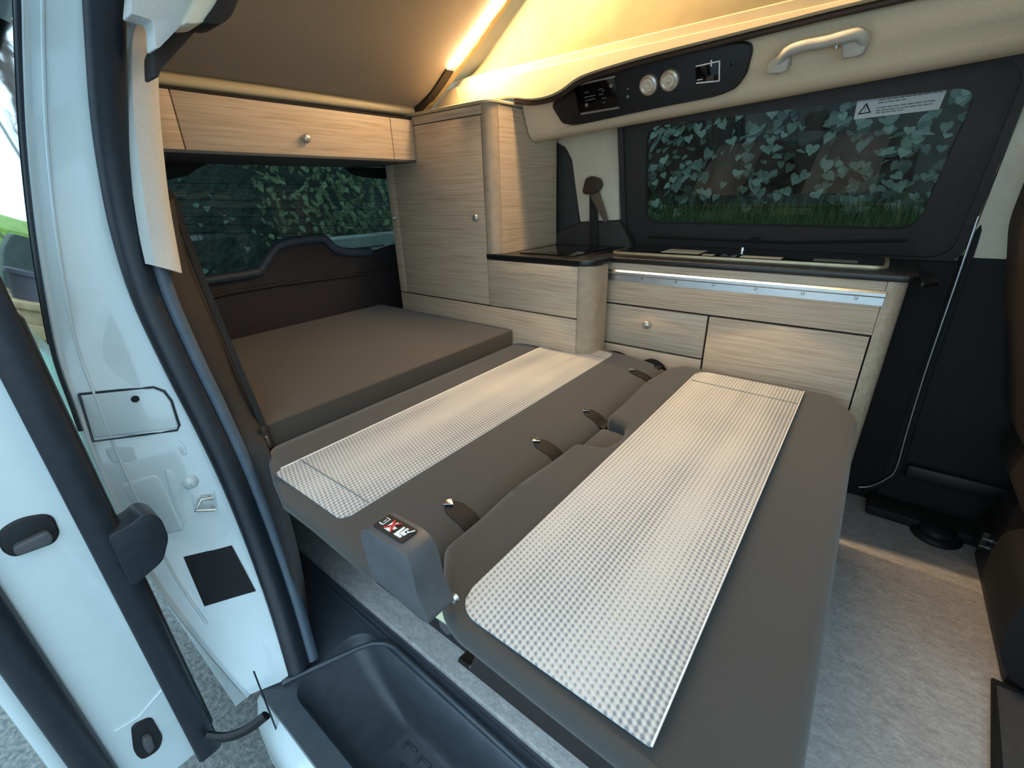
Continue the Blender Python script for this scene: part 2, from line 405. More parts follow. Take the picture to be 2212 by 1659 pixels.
prism('striker_plate', clip_round([jam(x, y, -.262) for x, y in ((412, 1066), (462, 1058), (470, 1098), (420, 1104))], .008), (.0055, 0, 0), white_paint, stk, r=.001)
tape = prism('protective_film', [jam(x, y, -.222) for x, y in ((396, 1203), (450, 1190), (500, 1178), (552, 1276), (500, 1291), (441, 1309))], (.006, 0, 0), black_matte)
tag(tape, 'black square protective film stuck on the white door jamb', 'film')
# light grey upper pillar trim beside the seal
tin = [at(x, y, X=X) for x, y, X in ((336, 36, -.27), (334, 90, -.29), (336, 165, -.30), (340, 250, -.315), (350, 350, -.325), (361, 440, -.325), (375, 520, -.32), (388, 590, -.31))]
tout = [at(x, y, X=X) for x, y, X in ((290, 33, -.25), (268, 70, -.27), (264, 130, -.285), (268, 230, -.305), (280, 340, -.32), (294, 440, -.325), (305, 510, -.325), (318, 570, -.315))]
TI, TO = crom(tin, 30), crom(tout, 30)
pt = root('trim_2', (-.33, .33, 1.2), kind='structure')
loft('pillar_trim', [TO, [a*.8+c*.2+V((.016, 0, 0)) for a, c in zip(TO, TI)], [a*.35+c*.65+V((.014, .0, 0)) for a, c in zip(TO, TI)], TI, [c+V((-.05, .012, 0)) for c in TI]], headliner_grey, pt, thick=.004)
# lower dark side trim between the seal and the bed
lin_px = [(372, 430, -.42), (400, 560, -.40), (455, 690, -.37), (505, 800, -.345), (552, 900, -.30), (584, 985, -.23), (612, 1070, -.19), (645, 1190, -.16), (668, 1330, -.14), (676, 1430, -.12)]
L_ = crom([at(x, y, X=X) for x, y, X in lin_px], 40)
S2 = crom([p for p in seal[6:]], 40)
st2 = root('wall_near_trim', (-.4, .4, .5), kind='structure')
loft('side_trim', [[s+V((-.02, .042, 0)) for s in S2], [s*.55+l*.45+V((.002, .006, 0)) for s, l in zip(S2, L_)], [s*.25+l*.75+V((.006, 0, 0)) for s, l in zip(S2, L_)], L_, [l+V((-.03, .012, 0)) for l in L_], [l+V((-.45, .14, 0)) for l in L_], [l+V((-.88, .22, 0)) for l in L_]], trim_brown, st2)
# rear quarter outer skin inside blocker and inner wall above the bed
box('quarter_panel', -1.3, -.45, .16, .20, -.2, 1.0, white_paint, jamb, r=0)
box('quarter_inner', -1.25, -.44, .30, .33, .95, 1.6, trim_brown, st2, r=0)

# ------------------------------------------------------------------ far wall
TILT_B, TILT_T = V((0, 1.868, .985)), V((0, 1.745, 1.46))
up_t = (TILT_T-TILT_B).normalized(); WN = V((1, 0, 0)).cross(up_t).normalized()   # roughly +/-Y
if WN.y > 0: WN = -WN
def onwin(px, py, off=0): return atp(px, py, TILT_B+WN*off, WN)
def win(x, z, off=0):
    t = (z-TILT_B.z)/up_t.z; p = TILT_B+up_t*t; return V((x, p.y, z))+WN*off
fw = root('wall_far', (.4, 1.9, FZ), kind='structure')
box('lower_panel', -1.2, .955, 1.80, 1.86, FZ, .985, black_matte, fw, r=.004)
prism('sill_ledge', [V((-.36, 1.80, .93)), V((-.36, 1.88, 1.0)), V((-.36, 1.9, .93))], (1.32, 0, 0), win_surround, fw)
# upper wall as frame around the window
wo = [win(x, z) for x, z in rrect(-.068, .958, .985, 1.47, .055, 8)]
# corner-aware inner outline from the photograph (glass slopes at its front end)
glass_px = [(2118, 182), (1402, 272), (1398, 478), (1978, 492)]
gc = [onwin(*p, .012) for p in glass_px]
GI = []
for i, p in enumerate(gc):
    a, c = gc[i-1]-p, gc[(i+1) % 4]-p; r = .05
    s, e = p+a.normalized()*r, p+c.normalized()*r
    for k in range(9): t = k/8; GI.append(s*(1-t)**2+p*2*t*(1-t)+e*t*t)
# match ordering: rrect starts at upper right going counterclockwise (x right, z up)
w1 = root('window_1', (.45, 1.85, 1.0), kind='structure')
ring('window_frame', [p+WN*.012 for p in wo], GI, WN*.022, win_surround, w1)
mid_ = [p+(q-p)*.45 for p, q in zip(wo, GI)]
ring('frame_lip', [p+WN*.034 for p in wo], [p*.8+q*.2+WN*.03 for p, q in zip(wo, GI)], WN*.014, win_surround, w1)
pane = [onwin(x, y, .004) for x, y in ((2135, 168), (1388, 258), (1385, 490), (1990, 503))]
prism('pane', pane, WN*.005, priv_glass, w1, smooth=0)
p_ = [onwin(x, y, .05) for x, y in ((1400, 512), (1700, 524), (1960, 520))]
sweep('frame_groove', p_, circ(.004, 6), black_matte, w1)
prism('catch', [onwin(x, y, .046) for x, y in ((1618, 515), (1640, 513), (1642, 522), (1626, 524))], WN*.01, black_matte, w1)
# dark quarter behind the wardrobe side, cream pillar with belt guide
box('rear_quarter', -1.2, -.30, 1.80, 1.88, .985, 1.5, black_matte, fw, r=0)
pil_px = [(1232, 312), (1240, 470), (1250, 487), (1338, 484), (1342, 280), (1215, 300)]
PILY = 1.775
pil = [at(x, y, Y=PILY) for x, y in ((1196, 306), (1220, 318), (1234, 345), (1244, 420), (1252, 480), (1336, 476), (1339, 270), (1196, 290))]
prism('pillar_trim', pil, (0, .05, 0), pillar_cream, fw, r=.008, seg=2)
prism('pillar_recess', [at(x, y, Y=PILY) for x, y in rrect(1262, 1306, 378, 440, 16, 5)], (0, -.006, 0), pillar_cream, fw, r=.004, only_front=True)
prism('pillar_base', [at(x, y, Y=1.765) for x, y in ((1205, 500), (1252, 480), (1336, 476), (1350, 500), (1362, 530), (1370, 545), (1160, 545), (1185, 520))], (0, .05, 0), win_surround, fw, r=.01)
prism('quarter_liner', [at(x, y, Y=1.79) for x, y in ((1180, 290), (1215, 305), (1232, 330), (1243, 400), (1252, 490), (1190, 520), (1180, 520))], (0, .03, 0), win_surround, fw, r=.004)
# far sliding door side: silver trim strip, dark panel, cream upper trim
trim_pts = crom([at(x, y, Y=1.79) for x, y in ((2216, 222), (2170, 330), (2120, 450), (2060, 625), (2000, 800), (1960, 930), (1936, 1012), (1915, 1034), (1880, 1050), (1855, 1052))], 50)
t3 = root('trim_3', trim_pts[-1], kind='structure')
sweep('silver_strip', trim_pts, circ(.0035, 8), alu, t3, up=(0, 1, 0))
sweep('strip_rubber', [p+V((.010, .004, 0)) for p in trim_pts], circ(.008, 8), black_matte, t3, up=(0, 1, 0))
prism('front_lower_panel', [V((.955, 1.80, FZ)), V((2.2, 1.80, FZ)), V((2.2, 1.80, 1.0)), V((.955, 1.80, 1.0))], (0, .06, 0), black_matte, fw)
prism('front_upper_trim', [V((.962, 1.80, 1.0)), V((1.34, 1.80, 1.0)), V((1.34, 1.72, 1.5)), V((.962, 1.72, 1.5))], (0, .06, 0), pillar_cream, fw)
tag(prism('window_4', [V((1.34, 1.84, 1.0)), V((2.24, 1.84, 1.0)), V((2.10, 1.76, 1.5)), V((1.34, 1.76, 1.5))], (0, .005, 0), clear_glass, smooth=0), kind='structure')
box('armrest_ledge', 1.0, 1.5, 1.775, 1.80, .30, .35, black_plastic, fw, r=.01)
box('floor_kick', .93, 1.30, 1.70, 1.80, FZ, FZ+.035, black_matte, fw, r=.008)

# ------------------------------------------------------------------ headliner above the far window
hl = root('ceiling_far_headliner', (.4, 1.6, 1.4), kind='structure')
def zlip(x): return .053*(x+.35)
rows = []
for i in range(40):
    x = -.352+1.75*i/39; dz = zlip(x)
    rows.append([V((x, y, z+dz*(1 if z < 1.45 else .3))) for y, z in ((1.84, 1.44), (1.70, 1.395), (1.64, 1.379), (1.60, 1.377), (1.575, 1.384), (1.56, 1.40), (1.545, 1.43), (1.525, 1.48), (1.512, 1.52), (1.505, 1.56), (1.52, 1.60), (1.9, 1.66))])
loft('headliner_panel', rows, headliner, hl, smooth=70)
prism('headliner_end', [r for r in rows[0]], (.004, 0, 0), headliner, hl)
box('end_clip', -.356, -.343, 1.575, 1.60, 1.41, 1.455, headliner, hl, r=.003)

# roof opening frame (cream), far, rear and near sides
rim = root('trim_4', (.2, 1.45, 1.5), kind='structure')
zpts = [(-.80, 1.512), (-.60, 1.511), (-.42, 1.509), (-.36, 1.505), (-.29, 1.490), (-.22, 1.487), (-.16, 1.497), (-.09, 1.523), (.0, 1.534), (.13, 1.543), (.3, 1.549), (.47, 1.555), (.65, 1.560), (1.3, 1.566)]
zc = crom([V((x, 1.47, z)) for x, z in zpts], 80)
rows = []
for p in zc:
    rows.append([p+V((0, .035, .008)), p+V((0, .004, -.001)), p, p+V((0, -.004, .004)), V((p.x, 1.470, 1.572)), V((p.x, 1.482, 1.577)), V((p.x, 1.484, 1.598)), V((p.x, 1.494, 1.603)), V((p.x, 1.52, 1.603))])
loft('frame_rail', rows, rim_cream, rim, smooth=35)
sweep('frame_gasket', [p+V((0, .010, -.007)) for p in zc[19:]], circ(.0075, 8), brown_plastic, rim)
for x in (-.62,): box('frame_joint', x-.0008, x+.0008, 1.466, 1.4725, 1.54, 1.571, edge_band, rim, r=0)
rb = [(-.80, 1.476), (-.775, 1.478), (-.768, 1.486), (-.772, 1.502), (-.785, 1.512), (-.84, 1.52)]
loft('rear_frame_rail', [[V((x, y, z+.012*(y-.5))) for y in [.40+.054*k for k in range(21)]] for x, z in rb], rim_cream, rim)
# near side headliner with its dark rubber edge
nh = root('ceiling_near_headliner', (.4, .35, 1.35), kind='structure')
prof = [(.318, 1.372), (.368, 1.424), (.429, 1.478), (.46, 1.512), (.462, 1.55), (.44, 1.58)]
def corner(name, px, X, ext, mat, r=.006): return prism(name, clip_round([at(x, y, X=X) for x, y in px], .012), (ext, 0, 0), mat, nh, r=r)
corner('corner_panel', [(290, -60), (450, -60), (428, 0), (402, 44), (336, 112), (334, 60), (330, 44), (300, 34), (282, 30)], -.15, -.04, headliner_grey)
corner('edge_block', [(396, 52), (412, 20), (440, -40), (500, -40), (474, 10), (442, 50)], -.13, -.06, pillar_cream)
corner('foam_cap', [(436, 50), (466, 10), (490, -40), (530, -40), (512, 10), (500, 36), (478, 54)], -.125, -.06, black_matte)
corner('dark_closing', [(332, 108), (400, 44), (440, 52), (420, 70), (348, 150), (342, 168), (334, 165)], -.20, -.05, trim_brown)
prof2 = [(.20, 1.60), (.26, 1.635), (.36, 1.65), (.45, 1.66), (.455, 1.70)]
loft('headliner_panel', [[V((x, y, z)) for y, z in prof2] for x in (-.10, .3, .7, 1.3)], headliner_grey, nh, thick=.012)
# ------------------------------------------------------------------ pop-up roof board, canvas, outer shell
def zb(x): return 1.505+.612*(x+.80)
ce = root('ceiling', (0, .9, 1.7), kind='structure')
rows = []
for i in range(30):
    x = -.86+2.5*i/29; z = zb(x) if x > -.7 else zb(x)+.18*(max(0, -.7-x))
    r_ = []
    for j in range(17):
        y = .40+1.02*j/16; d = abs(y-.91)/.51
        r_.append(V((x, y, z-.03*max(0, d-.75)/.25*0 + .012*(1-d*d))))
    rows.append(r_)
loft('roof_board', rows, board_mat, ce, thick=.02)
box('roof_skin_front', 1.30, 2.3, .2, 1.95, 1.60, 1.64, headliner_grey, ce, r=0)
box('roof_skin_near', -1.3, 1.3, .20, .43, 1.60, 1.63, white_paint, ce, r=0)
box('roof_skin_far', -1.3, 1.3, 1.55, 1.95, 1.66, 1.69, white_paint, ce, r=0)
box('roof_skin_rear', -1.35, -.86, .2, 1.95, 1.60, 1.63, white_paint, ce, r=0)
cv = root('tent_canvas', (.3, 1.45, 1.6), kind='structure')
rows = []
for i in range(26):
    t = i/25; r_ = []
    for j in range(60):
        x = -.78+2.08*j/59
        b0 = V((x, 1.497, 1.598)); t0 = V((x, 1.470, max(1.600, zb(x))))
        p = b0.lerp(t0, t); bulge = math.sin(t*math.pi)
        p.y += bulge*(.03+.007*math.sin(x*5+t*4)+.004*math.sin(x*13-t*7))
        r_.append(p)
    rows.append(r_)
loft('canvas_wall', rows, canvas_thin, cv, smooth=180)
rows = [[V((x, .44, 1.55+(max(1.56, zb(x))-1.55)*t)) for x in [-.78+2.08*j/19 for j in range(20)]] for t in (0, .5, 1)]
loft('canvas_wall', rows, canvas_thin, cv)
loft('canvas_front', [[V((1.30, y, z)) for y in (.44, .9, 1.5)] for z in (1.56, 2.2, 2.85)], canvas_thin, cv)
# folded canvas hem beside the lamp
hem = crom([V((x, 1.438+.006*math.sin(x*9), zb(x)-.014)) for x in (-.80, -.7, -.6, -.45, -.3, -.1, .2, .6, 1.2)], 50)
sweep('canvas_fold', hem, [(-.022, .010), (-.016, -.006), (.0, -.014), (.020, -.012), (.032, .004), (.03, .014)], canvas, cv)
sweep('board_edge_strip', crom([V((-.79, 1.40, zb(-.79)-.016)), V((-.72, 1.408, zb(-.72)-.022)), V((-.65, 1.408, zb(-.65)-.024)), V((-.585, 1.405, zb(-.585)-.022))], 12), [(-.016, -.006), (.020, -.006), (.020, .010), (-.016, .010)], trim_brown, cv)
# lamp: LED bar on the far edge of the roof board
lp = root('led_bar_lamp', (-.58, 1.40, zb(-.58)-.02), 'glowing warm LED light bar on the edge of the tilted roof board', 'lamp')
a0, a1 = V((-.575, 1.398, zb(-.575)-.022)), V((.55, 1.398, zb(.55)-.022))
sweep('diffuser', [a0, a1], circ(.006, 8, .0085), led_mat, lp)
sweep('housing', [a0+V((-.008, 0, .009)), a1+V((0, 0, .009))], [(-.014, -.004), (.014, -.004), (.014, .006), (-.014, .006)], rim_cream, lp)
# remaining shell outside the picture (keeps daylight to the door side)
tag(box('wall_front', 2.25, 2.3, .2, 1.95, FZ, 1.02, black_matte, r=0), kind='structure')
tag(prism('window_3', [V((2.27, .22, 1.02)), V((2.27, 1.93, 1.02)), V((2.05, 1.90, 1.60)), V((2.05, .25, 1.60))], (.005, 0, 0), clear_glass, smooth=0), kind='structure')
nf = root('wall_near_front', (1.2, .2, FZ), kind='structure')
box('door_panel', 1.25, 2.3, .16, .24, FZ-.3, 1.0, headliner_grey, nf, r=0)
box('pillar_panel', 1.25, 1.38, .16, .24, 1.0, 1.62, headliner_grey, nf, r=0)

# ------------------------------------------------------------------ tailgate with its window
TX = -1.15
tg = root('door_2', (TX-.05, 1.0, .6), kind='structure')
TW = TX-.045
def tp(x, y, X=TX): return at(x, y, X=X)
low = [tp(x, y) for x, y in ((340, 620), (420, 612), (548, 592), (566, 580), (590, 544), (606, 531), (640, 523), (690, 517), (704, 521), (726, 541), (760, 547), (800, 546), (850, 530))]
lowL = V((TX, .20, low[0].z)); lowR = V((TX, 1.80, low[-1].z+.02))
topl = [lowL]+low+[lowR]
prism('lower_trim', topl+[V((TX, 1.80, .35)), V((TX, .20, .35))], (-.035, 0, 0), tail_trim, tg, r=.006, only_front=False)
sweep('trim_edge', [p+V((.002, 0, .004)) for p in crom(low[0:12], 60)], circ(.019, 8), slate_trim, tg, up=(1, 0, 0))
sweep('trim_crease', [tp(x, y, TX+.002) for x, y in ((420, 650), (500, 632), (600, 615), (720, 600), (860, 582))], circ(.008, 8), tail_trim, tg, up=(1, 0, 0))
prism('inner_rim', [V((TX-.03, .2, .85)), V((TX-.03, 1.8, .85)), V((TX-.03, 1.8, .96)), V((TX-.03, .2, .93))], (-.02, 0, 0), slate_trim, tg)
w2 = root('window_2', (TW, 1.0, .95), kind='structure')
prism('pane', [V((TW, .2, .80)), V((TW, 1.82, .80)), V((TW-.05, 1.82, 1.45)), V((TW-.05, .2, 1.45))], (-.005, 0, 0), tail_glass, w2, smooth=0)
box('upper_frame', TW-.03, TX+.02, .2, 1.85, 1.335, 1.6, black_matte, w2, r=.004)
for pts in (((345, 340), (470, 345), (430, 362), (405, 380), (345, 392)), ((750, 362), (835, 362), (835, 386), (800, 384), (772, 378))):
    prism('hinge_cover', clip_round([tp(x, y, TX+.0) for x, y in pts], .01), (-.03, 0, 0), black_matte, w2, r=.004)
for k in range(7):
    y0 = 395+18*k
    sweep('heater_wire', [tp(372, y0, TW+.002), tp(845, y0+6-k*.6, TW+.002)], circ(.0008, 4), black_matte, w2)
sweep('wiper_strip', [tp(736, 540, TW+.01), tp(830, 530, TW+.01)], circ(.003, 6), alu, w2)

# ------------------------------------------------------------------ sliding door, pushed back outside the body
dr = root('door_1', (-.15, 0, GZ+.4), kind='structure')
DX = -.15
box('shut_face', DX-.10, DX, -.085, .052, .10, 1.10, white_paint, dr, r=.012, seg=3)
box('door_body', DX-.9, DX-.09, -.109, -.03, .10, 1.10, white_paint, dr, r=.006)
box('outer_skin', DX-.9, DX+.012, -.128, -.108, .06, 1.12, white_paint, dr, r=.006)
sweep('outer_seal', crom([V((DX+.006, -.088, z)) for z in (.06, .25, .5, .8, 1.1, 1.5)], 30), circ(.02, 10, .024), rubber, dr, up=(1, 0, 0))
for k in range(1):
    sweep('trim_panel_edge', [V((DX-.012, .057, z)) for z in (.085, .4, .8, 1.12, 1.5)], [(-.022, -.02), (.022, -.02), (.022, .018), (.016, .024), (-.016, .024), (-.022, .018)], rubber, dr, up=(1, 0, 0))
box('inner_trim', DX-.10, DX-.02, .048, .085, .12, 1.06, black_plastic, dr, r=.008)
bs = prism('stop_bracket', clip_round([V((DX-.03, y, z)) for y, z in ((.06, .700), (.09, .700), (.115, .712), (.132, .690), (.132, .645), (.112, .605), (.06, .585))], .012), (.055, 0, 0), rubber, dr, r=.010)
def dface(px, py, off=0): return at(px, py, X=DX+off)
def drec(name, px, mat, h, r, parent=dr): return prism(name, clip_round([dface(x, y, 0) for x, y in px], r, 5), (h, 0, 0), mat, parent, r=.003, only_front=True)
h1 = drec('handle_recess', [(-8, 1148), (40, 1118), (112, 1106), (130, 1150), (118, 1172), (30, 1204), (2, 1190)], black_plastic, .004, .02)
drec('handle_grip', [(22, 1176), (100, 1140), (112, 1152), (110, 1166), (34, 1196)], dark_plastic, .014, .008, h1)
h2 = drec('latch_recess', [(282, 1566), (326, 1546), (352, 1590), (344, 1618), (306, 1642), (288, 1622)], black_plastic, .004, .012)
drec('latch_claw', [(304, 1588), (322, 1578), (330, 1606), (318, 1620), (306, 1606)], dark_plastic, .014, .006, h2)
sweep('face_crease', [dface(248, 1580, .001), dface(300, 1548, .001), dface(350, 1490, .001)], circ(.002, 6), white_paint, dr)
sweep('guide_arm', crom([at(448, 1590, X=-.13), at(490, 1592, X=-.10), at(535, 1575, X=-.08), at(575, 1545, X=-.06)], 16), circ(.012, 8, .008), black_plastic, dr)
box('window_frame_post', DX-.06, DX, -.07, .04, 1.10, 1.62, black_plastic, dr, r=.008)
prism('door_glass', [V((DX-.9, 0, 1.10)), V((DX-.05, 0, 1.10)), V((DX-.05, 0, 1.6)), V((DX-.9, 0, 1.6))], (0, .005, 0), clear_glass, dr, smooth=0)
# ================================================================== FURNITURE
YW, YK = 1.356, 1.50
# ---- wardrobe
wd = root('wardrobe', (-.66, 1.55, .70), 'tall oak-look wardrobe with rounded corner beside the rear window', 'wardrobe')
WT = 1.487
pts = [V((x, y, .701)) for x, y in ((-.963, YW+.0125), (-.405, YW+.0125), (-.362, YW+.05), (-.362, 1.765), (-.963, 1.765))]
prism('carcass', pts, (0, 0, WT-.701-.008), wood_x, wd, smooth=0)
prism('side_panel', [V((-.362, YW+.035, .985)), V((-.362, 1.765, .985)), V((-.362, 1.76, 1.40)), V((-.362, 1.74, WT-.01)), V((-.362, YW+.035, WT-.01))], (.004, 0, 0), wood_y, wd, smooth=0)
arc = [V((-.400+.040*math.sin(a), YW+.040-.040*math.cos(a), .985)) for a in [math.pi/2*i/8 for i in range(9)]]
prism('corner_post', [V((-.405, YW, .985))]+arc+[V((-.36, YW+.05, .985)), V((-.405, YW+.05, .985))], (0, 0, WT-.985-.006), edge_band, wd)
box('top_fascia', -.963, -.405, YW, YW+.014, 1.452, WT-.008, wood_x, wd, r=.001)
box('joint_shadow', -.961, -.406, YW+.004, YW+.0125, .70, 1.46, gap_mat, wd, r=0)
d1 = box('door', -.912, -.4095, YW, YW+.012, .789, 1.449, wood_x, wd, r=.0015)
k1 = at(1031, 470, Y=YW); knob(V((k1.x, YW, k1.z)), (0, -1, 0), d1)
d2 = box('side_door', -.961, -.9125, YW, YW+.012, .789, 1.449, wood_x, wd, r=.0006)
k2 = at(857, 470, Y=YW); knob(V((k2.x, YW, k2.z)), (0, -1, 0), d2, r=.011)
arc2 = [V((-.400+.048*math.sin(a), YW+.040-.048*math.cos(a), WT-.006)) for a in [math.pi/2*i/8 for i in range(9)]]
prism('top_board', [V((-.80, YW-.010, WT-.006)), V((-.405, YW-.010, WT-.006))]+arc2+[V((-.345, 1.70, WT-.006)), V((-.80, 1.70, WT-.006))], (0, 0, .010), rim_cream, wd, r=.002)
# ---- corner cabinet under the small black worktop
cc = root('corner_cabinet', (-.2, 1.5, FZ), 'low oak-look corner cabinet with rounded end post beside the wardrobe', 'cabinet')
CXE = -.006; R = .055
arc = [V((CXE+R*math.sin(a), YW+R-R*math.cos(a), FZ)) for a in [math.pi/2*i/10 for i in range(11)]]
prism('corner_post', [V((CXE, YW+.0, FZ))]+arc+[V((CXE+R, YW+.11, FZ)), V((CXE, YW+.11, FZ))], (0, 0, .968-FZ), edge_band, cc)
box('carcass', -.958, -.03, YW+.0135, 1.765, FZ, .699, wood_x, cc, r=0)
box('carcass_upper', -.357, -.03, YW+.0135, 1.765, .70, .966, gap_mat, cc, r=0)
box('drawer_front', -.4065, CXE-.002, YW, YW+.013, .789, .966, wood_x, cc, r=.0015)
box('plinth_panel', -.961, CXE-.002, YW, YW+.013, .30, .784, wood_x, cc, r=.0015)
cw = root('corner_worktop', (-.2, 1.55, .968), 'small glossy black worktop on the corner cabinet', 'worktop')
R2 = .06
arc = [V((CXE+R2*math.sin(a), YW-.004+R2-R2*math.cos(a), .969)) for a in [math.pi/2*i/10 for i in range(11)]]
prism('slab', [V((-.409, YW-.004, .969))]+arc+[V((CXE+R2, 1.485, .969)), V((-.03, 1.5, .969)), V((-.03, 1.79, .969)), V((-.357, 1.79, .969)), V((-.357, YW+.045, .969)), V((-.405, YW+.001, .969))], (0, 0, .019), worktop_mat, cw, r=.002)
s = at(1163, 541, Z=.989); box('label', s.x-.03, s.x+.045, s.y-.012, s.y+.02, .9882, .9888, paper, cw, r=0)
box('inset_lid', -.30, -.06, 1.42, 1.70, .9882, .992, lid_glass, cw, r=.0015)
# ---- kitchen block
kc = root('kitchen_cabinet', (.4, 1.6, FZ), 'oak-look kitchen block with aluminium rail and drawers under the side window', 'kitchen cabinet')
KX0, KX1 = -.022, .805; RK = .042
pts = [V((KX0, YK+.013, FZ)), V((KX1, YK+.013, FZ)), V((KX1+.03, YK+.06, FZ)), V((KX1+.03, 1.785, FZ)), V((KX0, 1.785, FZ))]
prism('carcass', pts, (0, 0, .966-FZ), gap_mat, kc, smooth=0)
box('side_stile', KX0, -.003, YK-.001, YK+.05, FZ, .967, wood_z, kc, r=.0015)
arc = [V((KX1+RK*math.sin(a), YK+RK-RK*math.cos(a), FZ)) for a in [math.pi/2*i/10 for i in range(11)]]
prism('end_post', [V((KX1, YK, FZ))]+arc+[V((KX1+RK, 1.785, FZ)), V((KX1, 1.785, FZ))], (0, 0, .967-FZ), wood_z, kc)
box('top_fascia', -.001, KX1-.001, YK, YK+.013, .826, .967, wood_x, kc, r=.0012)
dw = box('drawer', .0015, .387, YK, YK+.013, .677, .820, wood_x, kc, r=.0015)
k = at(1399, 700, Y=YK); knob(V((k.x, YK, k.z)), (0, -1, 0), dw, r=.0145)
box('lower_drawer', .0015, .387, YK, YK+.013, .30, .671, wood_x, kc, r=.0015)
box('door', .393, KX1-.004, YK, YK+.013, .30, .820, wood_x, kc, r=.0015)
rl = sweep('aluminium_rail', [V((-.003, YK, .915)), V((KX1+.002, YK, .915))], [(-.0, -.010), (.004, -.010), (.004, .012), (.012, .012), (.017, .016), (.017, .024), (.012, .029), (0, .029)], alu, kc, up=(0, 0, 1), smooth=30)
# flip the rail outwards: rail profile projects towards -Y
for x, y in ((1321, 596), (1387, 602), (1460, 609), (1541, 616), (1632, 624), (1734, 634), (1849, 644)):
    s = at(x, y, Y=YK-.004); lathe('rail_screw', [(0, .0022), (.003, .002), (.0045, 0)], V((s.x, YK-.004, s.z)), (0, -1, 0), chrome, rl, 10)
kw = root('kitchen_worktop', (.4, 1.65, .968), 'long black worktop on the kitchen block below the side window', 'worktop')
prism('slab', clip_round([V((KX0-.005, YK-.014, .969)), V((KX1+.055, YK-.014, .969)), V((KX1+.06, 1.80, .969)), V((KX0-.005, 1.80, .969))], .03), (0, 0, .017), worktop_mat, kw, r=.003)
prism('end_flap', clip_round([V((KX1+.061, YK+.02, .955)), V((KX1+.10, YK+.05, .955)), V((KX1+.10, 1.70, .955)), V((KX1+.061, 1.70, .955))], .02), (0, 0, .012), worktop_mat, kw, r=.002)
hb = root('hob_sink_unit', (.38, 1.68, .986), 'hob and sink unit under a black glass lid with a bright metal frame', 'hob')
hx0, hx1, hy0, hy1 = .0, .80, 1.575, 1.79
ring('frame', [V((x, y, .9862)) for x, y in rrect(hx0, hx1, hy0, hy1, .03)], [V((x, y, .9862)) for x, y in rrect(hx0+.010, hx1-.010, hy0+.008, hy1-.008, .022)], (0, 0, .0068), plain('steel_warm_reflection', '#d8c9a6', .4, metal=.6), hb)  # warm metal colour paints in the canvas mirrored by the frame
prism('glass_lid', [V((x, y, .9864)) for x, y in rrect(hx0+.0105, hx1-.0105, hy0+.0085, hy1-.0085, .022)], (0, 0, .0076), lid_glass, hb)
for (x0, x1, y0, y1) in ((.17, .30, 1.62, 1.72), (.315, .35, 1.60, 1.63), (.43, .545, 1.60, 1.645), (.625, .73, 1.61, 1.66)):
    box('paper_label', x0, x1, y0, y1, .9941, .9947, paper if x0 < .6 else print_grey, hb, r=0)
lathe('burner_ring', [(.018, 0), (.022, .0025), (.026, 0)], V((.393, 1.62, .994)), (0, 0, 1), chrome, hb, 24)
lathe('lid_hinge', [(0, .012), (.006, .011), (.007, 0)], V((.40, 1.77, .994)), (0, 0, 1), chrome, hb, 12)

# ---- overhead locker across the rear
LX = -.757
lk = root('overhead_locker', (-.95, .9, 1.33), 'oak-look overhead locker across the rear above the tailgate window', 'locker')
box('carcass', TX+.01, LX-.014, .40, YW-.004, 1.332, 1.470, gap_mat, lk, r=0)
box('underside', TX+.01, LX-.001, .40, YW-.003, 1.322, 1.331, dark_plastic, lk, r=.001)
yj, yk_ = .550, 1.247
d = box('door', LX-.013, LX, yj+.0015, yk_-.0015, 1.330, 1.468, wood_y, lk, r=.0015)
kp = at(658, 300, X=LX); knob(V((LX, kp.y, kp.z)), (1, 0, 0), d, r=.0135)
box('end_panel', LX-.013, LX, .44, yj-.0015, 1.330, 1.468, wood_y, lk, r=.0015)
box('end_panel', LX-.013, LX, yk_+.0015, YW-.003, 1.330, 1.468, wood_y, lk, r=.0015)
box('shadow_gap', LX-.014, LX-.003, .42, YW-.003, 1.469, 1.476, gap_mat, lk, r=0)
prism('end_gusset', [V((LX-.002, .44, 1.46)), V((LX-.002, .40, 1.40)), V((LX-.002, .44, 1.331))], (-.3, 0, 0), headliner_grey, lk)

# ================================================================== BED
# thin mattress pad over the boot
mp = root('mattress_pad', (-.7, .9, .66), 'flat dark taupe mattress pad behind the bench at the tailgate', 'mattress')
pad = clip_round([V((-.287, .385, .617)), V((-.287, YW-.003, .617)), V((-1.13, YW-.003, .617)), V((-1.13, .62, .617)), V((-.70, .50, .617))], .02)
prism('pad', pad, (0, 0, .089), pad_fabric, mp, r=.016, seg=4)
box('pad_board', -1.12, -.292, .44, YW-.01, .599, .616, black_matte, mp, r=.003)
